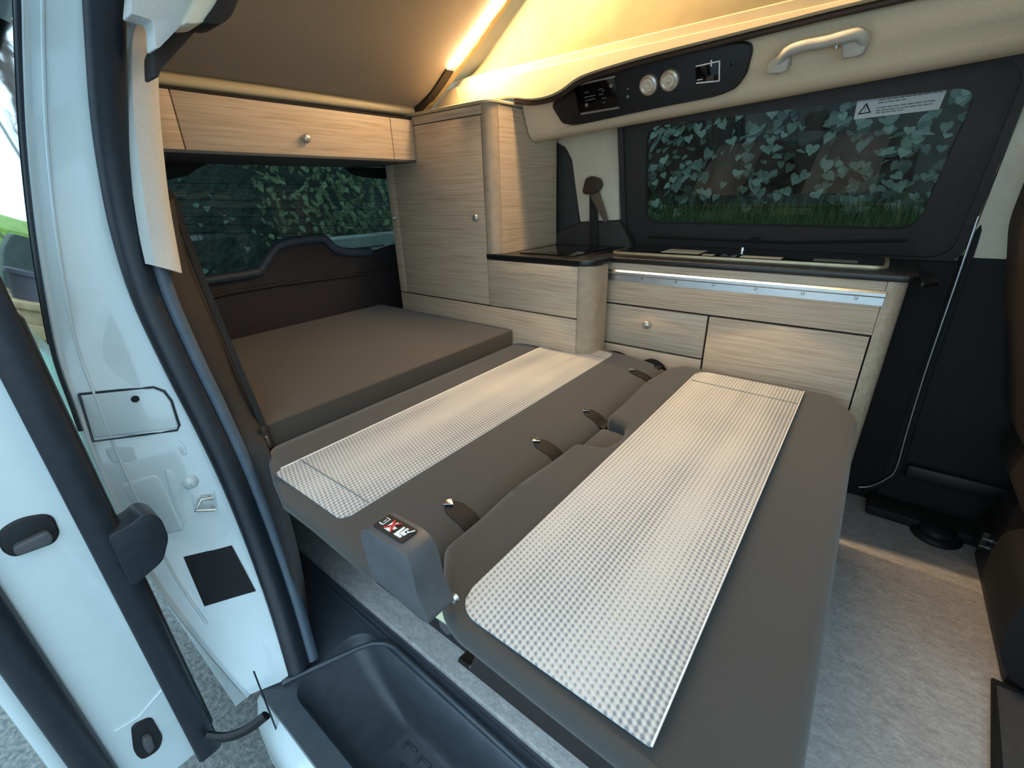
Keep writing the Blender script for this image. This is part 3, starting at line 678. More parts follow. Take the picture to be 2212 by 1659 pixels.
# bench folded flat
bn = root('bench_seat', (.25, .9, FZ), 'two-tone bench seat folded flat into a bed with houndstooth inlays', 'bench')
ZB = .66; BY0, BY1 = .298, 1.472
def cushion(name, rows_x, z0, mat, y0, y1, rend=.035, nseg=8, ysh=lambda x, z: 0):
    """rounded bar along Y whose section is a list of (x,z); ends are rounded by shrinking the section"""
    cx = sum(p[0] for p in rows_x)/len(rows_x); cz = sum(p[1] for p in rows_x)/len(rows_x)
    bm = bmesh.new(); rings = []
    sts = []
    for i in range(nseg+1):
        a = math.pi/2*i/nseg; sts.append((y0+rend*(1-math.sin(a)), rend*(1-math.cos(a)) ))
    sts = sts[::-1]
    ys = [(y, s) for y, s in sts] + [(y0+(y1-y0)*t, 0) for t in (.2, .4, .6, .8)] + [(y1-(y-y0), s) for y, s in sts[::-1]]
    ys = sorted(ys, key=lambda q: q[0])
    for y, s in ys:
        r_ = []
        for x, z in rows_x:
            dx, dz = x-cx, z-cz; L = math.hypot(dx, dz)
            hx = max(abs(p[0]-cx) for p in rows_x); hz = max(abs(p[1]-cz) for p in rows_x)
            xx = cx+dx*(1-s/hx)
            r_.append(bm.verts.new(V((xx, y+ysh(xx, cz+dz)*max(0, 1-(y-y0)/(y1-y0)), cz+dz*(1-s/hz)))))
        rings.append(r_)
    n = len(rows_x)
    for a, c in zip(rings, rings[1:]):
        for i in range(n): bm.faces.new((a[i], a[(i+1) % n], c[(i+1) % n], c[i]))
    bm.faces.new(rings[0]); bm.faces.new(rings[-1])
    return fin(name, bm, mat, bn, 60)
def section(x0, x1, z0, z1, r, r2=None, n=6):
    pts = []
    for cx, cz, rr, a0 in ((x1-(r2 or r), z1-(r2 or r), r2 or r, 0), (x0+r, z1-r, r, 90), (x0+r, z0+r, r, 180), (x1-r, z0+r, r, 270)):
        for i in range(n+1):
            a = math.radians(a0+90*i/n); pts.append((cx+rr*math.cos(a), cz+rr*math.sin(a)))
    return pts
# back part with a drooping front roll
sec = [(.292, .56), (.298, .585), (.296, .607), (.286, .624), (.268, .636), (.240, .6435), (.205, .649), (.165, .6535), (.12, .6575), (.07, ZB), (-.05, ZB), (-.16, ZB-.001), (-.24, ZB-.003), (-.275, .652), (-.283, .635), (-.283, .60), (-.26, .58), (.20, .565), (.27, .555)]
cushion('backrest', sec, 0, grey_fabric, BY0, BY1, .034, ysh=lambda x, z: .35*max(0, -.06-x)+.9*max(0, .64-z))
def patch(name, px, z, mat, h=.0025, extra=None):
    pts = [at(x, y, Z=z) for x, y in px]
    return prism(name, clip_round(pts, .012, 3), (0, 0, h), mat, bn, r=.0012, seg=2, only_front=True)
def strip_patch(name, xa, xb, y0, y1, zf, mat, parent, nx=10, ny=30, h=.002, rc=.03, roundl=True):
    """fabric inlay lying on the cushion: rounded ends, follows zf(x,y)"""
    bm = bmesh.new(); g = []
    for i in range(nx+1):
        u = i/nx; x = xa+(xb-xa)*u; row = []
        e = 0
        d = min(x-xa, xb-x) if roundl == 'both' else (x-xa if roundl else rc)
        if d < rc: e = rc-math.sqrt(max(0, rc*rc-(rc-d)**2))
        for j in range(ny+1):
            y = y0+e+(y1-y0-2*e)*j/ny; row.append(bm.verts.new(V((x, y, zf(x, y)+h))))
        g.append(row)
    for a, c in zip(g, g[1:]):
        for j in range(ny): bm.faces.new((a[j], a[j+1], c[j+1], c[j]))
    bmesh.ops.recalc_face_normals(bm, faces=bm.faces)
    bmesh.ops.solidify(bm, geom=list(bm.faces), thickness=.003)
    return fin(name, bm, mat, parent, 60)
def zedge(y, y0, y1, r=.04):
    d = min(y-y0, y1-y)
    return 0 if d >= r else -(r-math.sqrt(max(0, r*r-(r-d)**2)))*.55
zback = lambda x, y: (ZB if x < .07 else ZB-(x-.07)*.055)+zedge(y, BY0, BY1)
strip_patch('backrest_inlay', -.150, .108, .335, 1.432, zback, weave_mat, bn, 40, 60, rc=.02, roundl='both')
sweep('piping', [V((-.151, y, zback(-.15, y)+.002)) for y in [.352+1.065*i/30 for i in range(31)]], circ(.0013, 6), print_white, bn)
for y in (.395, 1.37): sweep('inlay_seam', [V((x, y, zback(x, y)+.0025)) for x in [-.148+.25*i/10 for i in range(11)]], circ(.0012, 5), print_grey, bn)
# seat part, outlined with cut rear corner and belt notch
SX1 = .826
plan = [(.300, .405), (.303, .60), (.306, .825), (.372, .845), (.385, .90), (.372, .965), (.306, .985), (.304, 1.25), (.306, 1.40), (.34, 1.462), (SX1-.06, 1.462), (SX1, 1.40), (SX1, .36), (SX1-.05, .298), (.43, .300), (.388, .315)]
pl = clip_round([V((x, y, .54)) for x, y in plan], .016, 3)
bm = bmesh.new(); add_prism(bm, pl, (0, 0, ZB-.54), .03, 6, True)
for q in bm.verts:      # roll the leading edge down
    if q.co.x > .72: q.co.z -= (max(0, q.co.x-.72)/.106)**2*.030
for q in bm.verts:
    if q.co.y < .5: q.co.y += .5*max(0, .635-q.co.z)
for q in bm.verts:
    if q.co.z < .64 and q.co.x < .45 and q.co.y < .55: q.co.x += .9*(.64-q.co.z)
fin('seat_cushion', bm, grey_fabric, bn, 60)
def zseat(x, y): return ZB + zedge(y, .298, 1.462, .03)
SF = strip_patch('seat_inlay', .402, .691, .327, 1.428, zseat, weave_mat, bn, 48, 60, rc=.04, roundl=True)
sweep('piping', [V((.6925, y, zseat(.69, y)+.003)) for y in [.327+1.10*i/30 for i in range(31)]], circ(.0014, 6), print_white, bn)
sweep('inlay_seam', [V((x, 1.335-.03*(x-.4), ZB+.003)) for x in (.41, .5, .6, .688)], circ(.0012, 5), print_grey, bn)
box('notch_floor', .30, .385, .835, .975, .54, .628, grey_fabric, bn, r=.01)
# anchor pockets in the roll
for px, py in ((977, 1098), (1165, 960), (1271, 892), (1368, 806)):
    c = at(px, py, Z=.642); y = c.y; x0 = c.x
    pk = root('anchor_pocket', V((x0, y, .64))-wloc(bn), None); pk.parent = bn; pk.location = V((x0, y, .64))-wloc(bn)
    def surf(x): 
        for (xa, za), (xb, zb_) in zip(sec, sec[1:]):
            if xb <= x <= xa: return zb_+(za-zb_)*(x-xb)/(xa-xb)
        return .60
    rows = []
    for i in range(9):
        x = x0-.012+.072*i/8; hw = .021*(math.sin(min(1, (i+.6)/3)*math.pi/2))
        zz = surf(min(x, .289))+.002
        rows.append([V((x, y-hw, zz)), V((x, y, zz+.0015)), V((x, y+hw, zz))])
    loft('pocket_flap', rows, black_matte, pk, thick=.004)
    prism('chrome_clip', [V((x0-.012, y-.012, surf(x0-.012)+.004)), V((x0-.016, y, surf(x0-.016)+.005)), V((x0-.012, y+.012, surf(x0-.012)+.004)), V((x0+.004, y, surf(x0+.004)+.006))], (0, 0, .003), chrome, pk, r=.0008)
# hinge cover with pictogram sticker
HY = .272
hc_px = [(776, 1153), (786, 1142), (856, 1186), (876, 1206), (890, 1238), (902, 1290), (918, 1326), (930, 1352), (903, 1335), (845, 1283), (802, 1248), (790, 1200)]
hp = [at(x, y, Y=HY) for x, y in hc_px]
hc = prism('hinge_cover', clip_round(hp, .008, 3), (0, .046, 0), dark_plastic, bn, r=.007, seg=3)
hc['label'] = 'charcoal plastic hinge cover'
# sticker on the sloping top of the cover
a, b_ = hp[1], hp[2]; dirx = (b_-a).normalized(); nrm = dirx.cross(V((0, 1, 0))).normalized()
if nrm.z < 0: nrm = -nrm
def sk(u, v_, h=.0): return a+dirx*(u*(b_-a).length)+V((0, 1, 0))*(.006+v_*.034)+nrm*(.0006+h)
def skp(name, uv, mat, par, h): return prism(name, [sk(u, v_, h) for u, v_ in uv], nrm*.0006, mat, par, smooth=0)
sb = skp('pictogram_sticker', rrect(.08, .98, .12, .95, .08, 3), print_black, hc, .0004)
for uv in ([(.14, .35), (.26, .35), (.26, .75), (.14, .75)],): skp('book_symbol', uv, print_white, sb, .0012)
skp('book_fold', [(.155, .40), (.195, .40), (.195, .70), (.155, .70)], print_black, sb, .002); skp('book_fold', [(.205, .40), (.245, .40), (.245, .70), (.205, .70)], print_black, sb, .002)
skp('letter_i', [(.218, .45), (.232, .45), (.232, .62), (.218, .62)], print_white, sb, .003)
for u0, bad in ((.36, True), (.66, False)):
    skp('seat_symbol', [(u0, .25), (u0+.19, .25), (u0+.19, .36), (u0+.07, .40), (u0+.05, .75), (u0, .75)], print_white, sb, .0012)
    skp('person_symbol', [(u0+.08, .42), (u0+.20, .40), (u0+.22, .55), (u0+.13, .56), (u0+.14, .78), (u0+.09, .78)], print_white, sb, .0012)
    if bad:
        skp('red_cross', [(u0-.02, .30), (u0+.01, .24), (u0+.22, .78), (u0+.19, .82)], print_red, sb, .0024)
        skp('red_cross', [(u0+.19, .24), (u0+.22, .30), (u0+.02, .82), (u0-.01, .78)], print_red, sb, .0026)
    else: skp('tick_mark', [(u0+.18, .62), (u0+.22, .55), (u0+.30, .82), (u0+.28, .85), (u0+.22, .64), (u0+.19, .68)], print_white, sb, .0024)
# bench frame below
box('base_box', -.20, .74, .52, 1.44, FZ, .535, black_plastic, bn, r=.008)
loft('side_valance', [[V((x, .352, .56)) for x in (.42, .6, .815)], [V((x, .352, .50)) for x in (.40, .6, .815)], [V((x, .362, .478)) for x in (.36, .6, .815)], [V((x, .40, .47)) for x in (.36, .6, .81)]], trim_brown, bn, thick=.006)
sweep('valance_rib', [V((.40, .350, .505)), V((.6, .350, .508)), V((.80, .350, .51))], circ(.004, 8), dark_plastic, bn)
lv = sweep('release_lever', [at(932, 1300, Y=.345), at(992, 1338, Y=.345)], circ(.014, 12, .016), yellow_plastic, bn)
prism('lever_clip', [at(x, y, Y=.335) for x, y in ((945, 1338), (968, 1328), (982, 1338), (984, 1368), (966, 1376), (948, 1356))], (0, .02, 0), dark_plastic, bn, r=.004)
lathe('frame_bolt', [(0, .006), (.006, .006), (.008, 0)], at(984, 1290, Y=.33), (0, -1, 0), chrome, bn, 12)
# ---- belt buckle loop at the far end, belt stalk by the pillar
bl = root('seat_belt_buckle', at(1408, 815, Y=1.47), 'black looped belt buckle strap at the far end between the bench cushions', 'belt buckle')
lo = [at(x, y, Y=1.474) for x, y in ((1386, 800), (1392, 786), (1405, 781), (1420, 785), (1432, 797), (1436, 812), (1428, 824))]
sweep('strap_loop', crom(lo, 24), [(-.010, -.002), (.010, -.002), (.010, .002), (-.010, .002)], webbing, bl, up=(0, 1, 0))
box('buckle_body', lo[3].x-.012, lo[3].x+.022, 1.43, 1.465, .605, .640, black_plastic, bl, r=.006)
st_ = root('belt_strap_end', at(1345, 770, Z=.64), 'short black belt strap end at the far rear corner of the backrest inlay', 'strap')
sweep('strap', crom([at(1312, 764, Y=1.478), at(1340, 768, Y=1.478), at(1372, 790, Y=1.478)], 12), [(-.012, -.002), (.012, -.002), (.012, .002), (-.012, .002)], webbing, st_, up=(0, 1, 0))
# ---- near seat belt hanging along the side trim
b1 = root('seat_belt', at(570, 930, X=-.30), 'black seat belt hanging down the near side past the mattress', 'seat belt')
bp = crom([at(x, y, X=X) for x, y, X in ((362, 412, -.47), (378, 440, -.455), (405, 520, -.43), (440, 612, -.40), (478, 705, -.375), (520, 805, -.335), (556, 890, -.30), (572, 932, -.285))], 40)
sweep('webbing', bp, [(-.003, -.007), (.003, -.007), (.003, .007), (-.003, .007)], black_matte, b1, up=(0, 1, .2))
prism('belt_tongue', clip_round([at(x, y, X=-.275) for x, y in ((558, 922), (572, 918), (588, 962), (580, 970))], .004), (.006, 0, 0), brown_plastic, b1, r=.001)
prism('tongue_plate', clip_round([at(x, y, X=-.268) for x, y in ((570, 942), (577, 940), (586, 964), (580, 967))], .003), (.003, 0, 0), chrome, b1, r=.0006)
# buckle dark shiny down in the corner by the pillar foot
bk = root('belt_socket', at(690, 1265, Y=.42), 'small dark shiny belt socket in the gap beside the pillar foot', 'socket')
c0 = at(690, 1262, Y=.44)
lathe('socket_ring', [(.012, 0), (.026, .004), (.030, .012), (.026, .02), (.014, .022), (.012, .012)], c0, (.5, -.6, .6), black_plastic, bk, 20)
box('socket_body', c0.x-.03, c0.x+.03, .44, .47, c0.z-.08, c0.z-.01, dark_plastic, bk, r=.008)
# ---- far belt with guide on the cream pillar
b2 = root('pillar_seat_belt', at(1290, 540, Y=1.77), 'brown belt guide and dark strap on the cream pillar beside the wardrobe', 'seat belt')
BYY = 1.755
prism('belt_guide', clip_round([at(x, y, Y=BYY) for x, y in ((1268, 402), (1272, 386), (1284, 380), (1300, 386), (1304, 400), (1298, 412), (1282, 420), (1270, 420), (1265, 414))], .008), (0, -.028, 0), brown_plastic, b2, r=.008)
prism('guide_stem', clip_round([at(x, y, Y=BYY) for x, y in ((1273, 415), (1294, 410), (1314, 476), (1308, 482), (1280, 430))], .004), (0, -.008, 0), plain('olive_strap', '#6a5a48', .7), b2, r=.002)
prism('webbing', [at(x, y, Y=BYY+.004) for x, y in ((1274, 418), (1290, 418), (1294, 542), (1274, 542))], (0, -.003, 0), webbing, b2)
# ---- control panel in the headliner
def hpl(px, py, off=0):
    n = V((0, -.93, -.36)).normalized(); return atp(px, py, V((0, 1.548, 1.42))+n*off, n)
HN = V((0, -.93, -.36)).normalized()
cp = root('control_panel', hpl(1430, 200), 'black control panel with two sockets and display above the side window', 'control panel')
outl = [(1206, 222), (1216, 198), (1242, 172), (1290, 155), (1400, 126), (1520, 98), (1612, 82), (1632, 88), (1634, 104), (1622, 150), (1600, 182), (1560, 198), (1440, 222), (1330, 246), (1250, 262), (1228, 258)]
hs = prism('housing', clip_round([hpl(x, y, -.034) for x, y in outl], .012, 4), HN*.046, black_plastic, cp, r=.004, only_front=True)
def cpp(name, px, mat, off, h, parent, r=0): return prism(name, [hpl(x, y, off) for x, y in px], HN*h, mat, parent, r=r, smooth=30)
cu = cpp('control_unit', [(1240, 184), (1326, 162), (1338, 226), (1252, 248)], lid_glass, .012, .004, hs, .001)
cpp('silver_strip', [(1244, 182), (1328, 163), (1329, 167), (1245, 186)], knob_mat, .016, .002, cu); cpp('silver_strip', [(1254, 244), (1337, 230), (1338, 234), (1255, 248)], knob_mat, .016, .002, cu)
for (x, y, r) in ((1320, 185, .006), (1267, 227, .006)): lathe('button', [(0, .004), (r*.7, .004), (r, 0)], hpl(x, y, .016), HN, knob_mat, cu, 14)
for (x, y, r) in ((1356, 192, .003), (1356, 209, .0045)): lathe('indicator', [(0, .002), (r, 0)], hpl(x, y, .012), HN, print_grey, hs, 12)
for (x, y, l) in ((1262, 200, 10), (1262, 210, 24), (1292, 193, 10), (1294, 204, 10), (1264, 217, 22), (1300, 212, 10), (1302, 221, 6), (1300, 196, 6)):
    cpp('marking', [(x, y), (x+l, y-l*.22), (x+l, y-l*.22+1.5), (x, y+1.5)], print_grey, .016, .0006, cu)
def socket(px, py):
    so = root('power_socket', V((0, 0, 0))); so.parent = hs; so.location = hpl(px, py, .012)-wloc(hs)
    lathe('bezel', [(.016, .010), (.020, .012), (.026, .009), (.028, .0)], hpl(px, py, .012), HN, knob_mat, so, 28)
    lathe('cap', [(0, .013), (.014, .013), (.017, .010), (.017, 0)], hpl(px, py, .012), HN, pillar_cream, so, 28)
    lathe('cap_ring', [(.0075, .0132), (.0085, .0145), (.0095, .0132)], hpl(px, py, .012), HN, grey_plastic, so, 20)
    return so
s1 = socket(1402, 183); s2 = socket(1447, 173)
lathe('hinge_dot', [(0, .0155), (.002, .0135)], hpl(1447, 176, .012), HN, print_black, s2, 8)
ds = cpp('display', [(1503, 143), (1556, 131), (1555, 176), (1504, 181)], lid_glass, .012, .003, hs, .0008)
for px in ([(1503, 142), (1556, 130), (1556, 133), (1503, 145)], [(1553, 131), (1556, 130), (1555, 175), (1552, 176)], [(1504, 178), (1555, 173), (1555, 176), (1504, 181)], [(1535, 130), (1538, 129), (1538, 143), (1535, 144)], [(1506, 172), (1518, 170), (1518, 172), (1506, 174)]):
    cpp('display_line', px, print_white, .0152, .0006, ds)
lathe('sensor_dot', [(0, .001), (.006, 0)], hpl(1582, 139, .012), HN, lid_glass, hs, 14)
# ---- grab handle
gh = root('grab_handle', hpl(1770, 110), 'light grey grab handle on the cream headliner above the window', 'handle')
gp = crom([hpl(x, y, o) for x, y, o in ((1684, 148, -.005), (1686, 132, .012), (1700, 112, .028), (1730, 100, .032), (1785, 90, .034), (1830, 78, .034), (1856, 74, .030), (1866, 88, .014), (1858, 108, -.005))], 40)
sweep('grip', gp, [(a_*.013, c_*.017) for a_, c_ in circ(1, 12)], grey_plastic, gh, up=HN)
for pts in (((1666, 150), (1672, 124), (1690, 106), (1718, 104), (1712, 140), (1700, 146)), ((1826, 80), (1848, 60), (1876, 62), (1880, 84), (1872, 106), (1826, 118))):
    prism('foot', clip_round([hpl(x, y, -.030) for x, y in pts], .012), HN*.060, grey_plastic, gh, r=.006, only_front=True)
cpp('coat_hook', [(1802, 94), (1812, 90), (1814, 102), (1804, 106)], chrome, .004, .012, gh, .002)
# ---- warning sticker on the window
ws = root('warning_sticker', onwin(1948, 218, .012), 'white warning sticker with triangle on the upper corner of the side window', 'sticker')
sp = [(1854, 210), (2052, 180), (2028, 236), (1844, 258)]
sq = [onwin(x, y, .010) for x, y in sp]
prism('sheet', sq, WN*.0012, plain('sticker_white', '#cfd6d4', .6, var=.02), ws, smooth=0)
def stq(u, v_, off=.0116): 
    p = sq[0].lerp(sq[1], u).lerp(sq[3].lerp(sq[2], u), v_); return p+WN*.0014
def stp(name, uv, mat, h=.0006): return prism(name, [stq(u, v_) for u, v_ in uv], WN*h, mat, ws, smooth=0)
tri = [(.12, .30), (.035, .80), (.205, .78)]; tri2 = [(.12, .42), (.063, .74), (.177, .73)]
ring('triangle', [stq(*p) for p in tri], [stq(*p) for p in tri2], WN*.0006, print_black, ws, smooth=0)
stp('exclamation_bar', [(.115, .48), (.125, .48), (.122, .63), (.118, .63)], print_black); stp('exclamation_dot', [(.116, .66), (.124, .66), (.124, .70), (.116, .70)], print_black)
rnd = random.Random(3)
for k_, (v0, u1) in enumerate(((.12, .82), (.24, .95), (.36, .58), (.58, .92), (.70, .90), (.80, .60))):
    u = .26
    while u < u1:
        l = rnd.uniform(.03, .08); l = min(l, u1-u)
        stp('text_word', [(u, v0), (u+l, v0), (u+l, v0+.055), (u, v0+.055)], print_grey); u += l+.012

# ---- front seat, its base and floor pieces on the right edge
fs = root('front_seat', (1.3, 1.35, FZ), 'dark front seat cut off at the right edge behind the kitchen end', 'seat')
bkp = clip_round([V((x, 1.25, z)) for x, z in ((1.02, 1.26), (1.0, 1.21), (1.0, 1.10), (1.045, .92), (1.13, .62), (1.25, .60), (1.16, .90), (1.10, 1.20), (1.05, 1.28))], .03, 4)
prism('backrest', bkp, (0, .42, 0), seat_leather, fs, r=.025, seg=4)
prism('seat_cushion', clip_round([V((x, 1.22, z)) for x, z in ((1.16, .62), (1.15, .50), (1.2, .46), (1.7, .46), (1.72, .60), (1.6, .63))], .03, 4), (0, .48, 0), seat_leather, fs, r=.025, seg=4)
box('pedestal', 1.19, 1.6, 1.18, 1.66, FZ, .455, black_plastic, fs, r=.015)
prism('seat_skirt', clip_round([V((x, 1.16, z)) for x, z in ((1.150, .33), (1.155, .42), (1.2, .455), (1.6, .455), (1.6, .22), (1.2, .20), (1.165, .25))], .03, 4), (0, .25, 0), black_matte, fs, r=.02, seg=3)
box('seat_rail', 1.175, 1.6, 1.60, 1.70, .225, .29, black_plastic, fs, r=.008)
for z in (.245, .27): sweep('rail_strip', [V((1.178, 1.598, z)), V((1.5, 1.598, z))], circ(.004, 6), chrome, fs)
hd = root('headrest', (0, 0, 0)); hd.parent = fs; hd.location = V((1.04, 1.46, 1.29))-wloc(fs)
prism('cushion', clip_round([V((x, 1.34, z)) for x, z in ((.99, 1.46), (.985, 1.33), (1.08, 1.31), (1.10, 1.44), (1.05, 1.48))], .02, 4), (0, .26, 0), seat_leather, hd, r=.02)
for y in (1.40, 1.54): sweep('post', [V((1.04, y, 1.24)), V((1.04, y, 1.34))], circ(.006, 8), chrome, hd, up=(1, 0, 0))
cap = at(2022, 1152, Z=FZ+.01)
ft = root('table_foot_socket', (cap.x, cap.y, FZ), 'round black plastic socket cap on the grey vinyl floor', 'floor socket')
lathe('flange', [(0, .0), (.062, 0), (.064, .008), (.058, .016), (.046, .020), (0, .020)], V((cap.x, cap.y, FZ)), (0, 0, 1), black_plastic, ft, 28)
lathe('cap', [(.046, .018), (.044, .036), (.034, .042), (0, .042)], V((cap.x, cap.y, FZ)), (0, 0, 1), black_plastic, ft, 28)
fm = root('floor_mat', (1.3, .9, FZ), 'dark grey carpet floor mat with bound edge at the lower right', 'mat')
mpx = [V((1.178, 1.17, FZ)), V((1.158, .95, FZ)), V((1.15, .60, FZ)), V((1.8, .60, FZ)), V((1.8, 1.17, FZ))]
prism('mat_pile', clip_round(mpx, .02), (0, 0, .012), plain('mat_carpet', '#4a4949', .95, bmp=(500, .6, .002)), fm, r=.002)
sweep('bound_edge', [p+V((0, 0, .008)) for p in (mpx[4], mpx[0], mpx[1], mpx[2])], circ(.009, 8), black_matte, fm)

# ================================================================== OUTSIDE
def leaf_mesh(name, lobed, mat):
    bm = bmesh.new()
    if lobed: o = [(0, -.02), (.28, -.18), (.52, -.05), (.54, .22), (.40, .52), (.18, .72), (0, .98)]
    else: o = [(0, -.1), (.18, .05), (.3, .35), (.26, .65), (0, 1.1)]
    R_ = [bm.verts.new((x, y, .12*abs(x)+.04*y*y)) for x, y in o]
    L2 = [R_[0]]+[bm.verts.new((-x, y, .12*abs(x)+.04*y*y)) for x, y in o[1:-1]]+[R_[-1]]
    bm.faces.new(R_); bm.faces.new(L2[::-1])
    bmesh.ops.triangulate(bm, faces=bm.faces)
    me = bpy.data.meshes.new(name); bm.to_mesh(me); bm.free(); me.materials.append(mat); return me
ivy = leaf_mesh('ivy_leaf', True, leaf_dark); laurel = leaf_mesh('laurel_leaf', False, leaf_mid)
def leaf_mats(rnd, p, size, face):
    n = (V(face)+V((rnd.uniform(-.7, .7), rnd.uniform(-.7, .7), rnd.uniform(-.2, .9)))).normalized()
    dn = V((rnd.uniform(-.6, .6), rnd.uniform(-.6, .6), -1)); y = (dn-n*dn.dot(n)).normalized(); x = y.cross(n)
    return Matrix(((x.x, y.x, n.x, p.x), (x.y, y.y, n.y, p.y), (x.z, y.z, n.z, p.z), (0, 0, 0, 1))) @ Matrix.Scale(size, 4)
def foliage(parent, me, spots, sizes, face, seed, nobj):
    rnd = random.Random(seed); off = Matrix.Translation(-wloc(parent)); bm = bmesh.new(); extra = 0
    for i, p in enumerate(spots):
        mt_ = leaf_mats(rnd, p, rnd.uniform(*sizes), face)
        if i < nobj:
            o = bpy.data.objects.new('leaf', me); COL.objects.link(o); o.parent = parent; o.matrix_local = off @ mt_
        else:
            t = bmesh.new(); t.from_mesh(me); t.transform(mt_); join(bm, t); extra += 1
    if extra:
        o = fin('leaf_mass', bm, me.materials[0], parent, 0); o['kind'] = 'stuff'
    else: bm.free()
HYW = 3.1
hd_ = root('ivy_hedge', (.3, HYW, GZ), 'dark ivy hedge on a board fence outside the side window', 'hedge')
box('fence_boards', -3.2, 3.2, HYW+.12, HYW+.2, GZ, 3.0, dirt_board, hd_, r=0)
rnd = random.Random(11)
def hspot():
    x, z = rnd.uniform(-1.0, 1.3), rnd.uniform(.75, 1.95)
    return V((x, HYW+rnd.uniform(-.10, .12), z))
def okspot(p):
    # two bare stems show between the leaves
    return not (abs(p.x+.08-.1*(p.z-1.4)) < .10 or abs(p.x-.36+.12*(p.z-1.4)) < .07) or rnd.random() < .4
sp_ = []
while len(sp_) < 1500:
    p = hspot()
    if okspot(p): sp_.append(p)
sp_.sort(key=lambda p: abs(p.x-.2)+abs(p.z-1.35))
rest = [V((rnd.uniform(-3, 3), HYW+rnd.uniform(-.1, .12), rnd.uniform(GZ, 2.9))) for _ in range(900)]
rest = [p for p in rest if not (-1 < p.x < 1.3 and .75 < p.z < 1.95)]
foliage(hd_, ivy, sp_+rest, (.03, .062), (0, -1, .25), 5, 300)
for x, dx in ((-.08, -.1), (.36, -.12)): sweep('stem', [V((x+dx*(z-1.4)+.02*math.sin(z*6), HYW+.06, z)) for z in [GZ+.4*i for i in range(9)]], circ(.075, 8), bark, hd_, up=(0, 1, 0))
gr = root('grass_verge', (.3, 2.7, GZ), 'green grass verge below the ivy hedge', 'grass', kind='stuff')
bm = bmesh.new(); rnd = random.Random(4)
for _ in range(9000):
    x, y = rnd.uniform(-1.45, 1.8), rnd.uniform(2.35, 3.15); h = rnd.uniform(.08, .2); z = .83+.25*(y-2.4)+rnd.uniform(-.03, .03); a = rnd.uniform(0, 6.3); q = V((math.cos(a), math.sin(a), 0))*.006
    b0 = V((x, y, z)); v_ = [bm.verts.new(b0-q), bm.verts.new(b0+q), bm.verts.new(b0+V((rnd.uniform(-.06, .06), rnd.uniform(-.06, .06), h)))]
    bm.faces.new(v_)
o = fin('grass_blades', bm, plain('dark_grass', '#728a5c', .8, var=.3, nscale=10), gr, 0); o['kind'] = 'stuff'
prism('bank', [V((-1.5, 2.2, GZ)), V((-1.5, 2.35, .80)), V((-1.5, 3.2, 1.02)), V((-1.5, 3.2, GZ))], (4, 0, 0), plain('verge_soil', '#6d7d58', .9, var=.3, nscale=15), gr)
# bush behind the tailgate
BX = -3.0
bu = root('laurel_bush', (BX, 2.1, GZ), 'leafy green laurel bush behind the tailgate window', 'bush')
rnd = random.Random(21)
sp_ = [V((BX+rnd.uniform(-.25, .25), 2.45+.50*max(-1.2, min(1.2, rnd.gauss(0, .6))), rnd.uniform(.55, 1.75))) for _ in range(420)]
rest = [V((BX-.3+rnd.uniform(-.3, .2), rnd.uniform(1.85, 3.4), rnd.uniform(GZ, 2.2))) for _ in range(700)]
foliage(bu, laurel, sp_+rest, (.04, .075), (1, -.2, .3), 8, 260)
sweep('trunk', [V((BX-.1, 2.1, GZ)), V((BX-.1, 2.1, 1.2))], circ(.05, 8), bark, bu, up=(1, 0, 0))
hg = root('dark_hedge', (BX-.6, 1.4, GZ), 'dark clipped hedge standing behind the laurel bush', 'hedge')
box('hedge_core', BX-1.2, BX-.75, .75, 4.0, GZ, 2.6, plain('hedge_core', '#5d6b62', .95, var=.3, nscale=9, bmp=(18, 1, .05)), hg, r=.05)
rnd = random.Random(31)
foliage(hg, ivy, [V((BX-.70+rnd.uniform(-.05, .1), rnd.uniform(.8, 3.9), rnd.uniform(GZ, 2.6))) for _ in range(260)], (.02, .05), (1, 0, .2), 9, 0)
tag(box('stone_block', BX+.45, BX+.7, 1.80, 2.9, GZ, .93, plain('pale_stone', '#c8cec6', .9, var=.2, nscale=14, bmp=(30, .6, .01))), 'pale stone block standing in front of the laurel bush', 'stone')
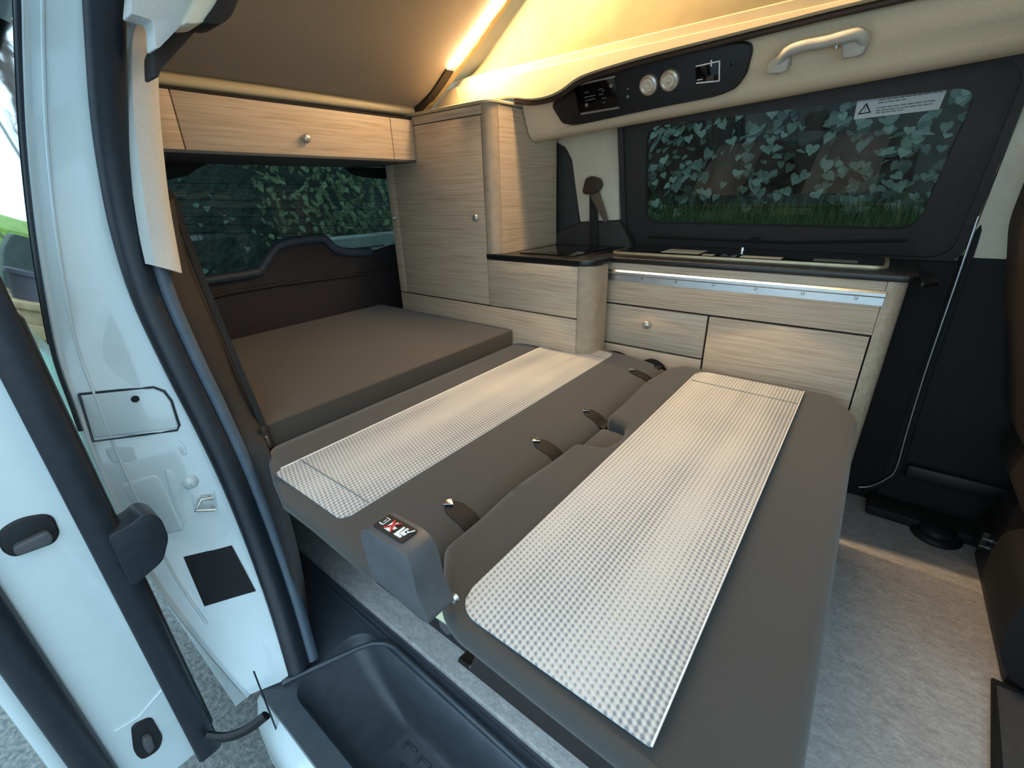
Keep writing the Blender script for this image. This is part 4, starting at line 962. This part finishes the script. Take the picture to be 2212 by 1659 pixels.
# left gap: bare tree, grass bank, planter with pot, sheet standing in for a reflection
tr = root('bare_tree', (-8, -1.1, GZ), 'bare winter tree mirrored in the dark glass beside the open sliding door', 'tree')
bm = bmesh.new(); rnd = random.Random(2)
def branch(p, d, L, r, n):
    k = 4; pts = [p]; q = p.copy(); dd = d.copy()
    for i in range(k):
        dd = (dd+V((rnd.uniform(-.25, .25), rnd.uniform(-.25, .25), rnd.uniform(-.1, .2)))).normalized(); q = q+dd*L/k; pts.append(q.copy())
    add_sweep(bm, pts, circ(r, 5), up=(1, 0, .1), caps=False)
    if n > 0:
        for _ in range(3 if n > 1 else 4):
            s = pts[rnd.randint(1, k)]
            branch(s, (dd+V((rnd.uniform(-1, 1), rnd.uniform(-1, 1), rnd.uniform(-.3, .6)))).normalized(), L*.65, r*.55, n-1)
branch(V((-8, -1.1, GZ)), V((0, 0, 1)), 2.8, .07, 5); branch(V((-7.4, -.6, GZ)), V((.1, -.1, 1)), 2.4, .05, 5); branch(V((-7.8, -2, GZ)), V((.1, .1, 1)), 2.4, .05, 4)
fin('branches', bm, bark, tr, 60)
tag(prism('grass_bank', [V((-14, -5, GZ)), V((-14, -5, 1.5)), V((-9.5, -5, 1.2)), V((-8.6, -5, GZ))], (0, 6, 0), grass_mat), 'green grass bank behind the bare tree', 'grass bank', kind='stuff')
bb = tag(prism('dark_bin', clip_round([V((-4.6, y, z)) for y, z in ((-.55, .70), (-.55, 1.16), (-.12, 1.15), (-.08, 1.02), (-.08, .70))], .03), (-.5, 0, 0), plain('dark_green_bin', '#3c4a44', .7, var=.3, nscale=12)), 'dark green storage box behind the plant pot', 'box')
box('bin_stand', -5.05, -4.65, -.50, -.12, GZ, .70, timber, bb, r=.01)
tpz = .74
pl_ = root('plant_pot', (-3.5, -.14, tpz), 'dark grey plant pot on a timber stack beside the van', 'pot')
pc = V((-3.5, -.14, tpz))
lathe('pot', [(0, 0), (.085, 0), (.11, .16), (.125, .165), (.125, .19), (.108, .19), (.10, .17), (0, .165)], pc, (0, 0, 1), pot_mat, pl_, 24)
tm = root('timber_stack', (-3.5, -.14, GZ), 'stack of pale weathered timber boards under the plant pot', 'timber')
z = GZ; i = 0
while z < tpz-.01:
    h = min(.095, tpz-z); box('board', -3.72+.02*(i % 3), -3.28+.02*(i % 2), -.34+.025*(i % 2), .06-.03*((i+1) % 3), z, z+h, timber, tm, r=.006); z += h; i += 1
rows = []
for i in range(16):
    y = -.35+.5*i/15; rows.append([V((-2.2-.05*j+.05*math.sin(i*1.3+j), y+.02*math.sin(j*2.1+i), GZ+.02+.85*j/9+.03*math.sin(i*2.2+j*1.7))) for j in range(10)])
ts = loft('reflection_sheet', rows, reflection_mat, None, thick=.01); tag(ts, 'crumpled pale green sheet standing in for a reflection in the body side', 'sheet')  # added sheet, stands in for the distorted reflection in the white body side
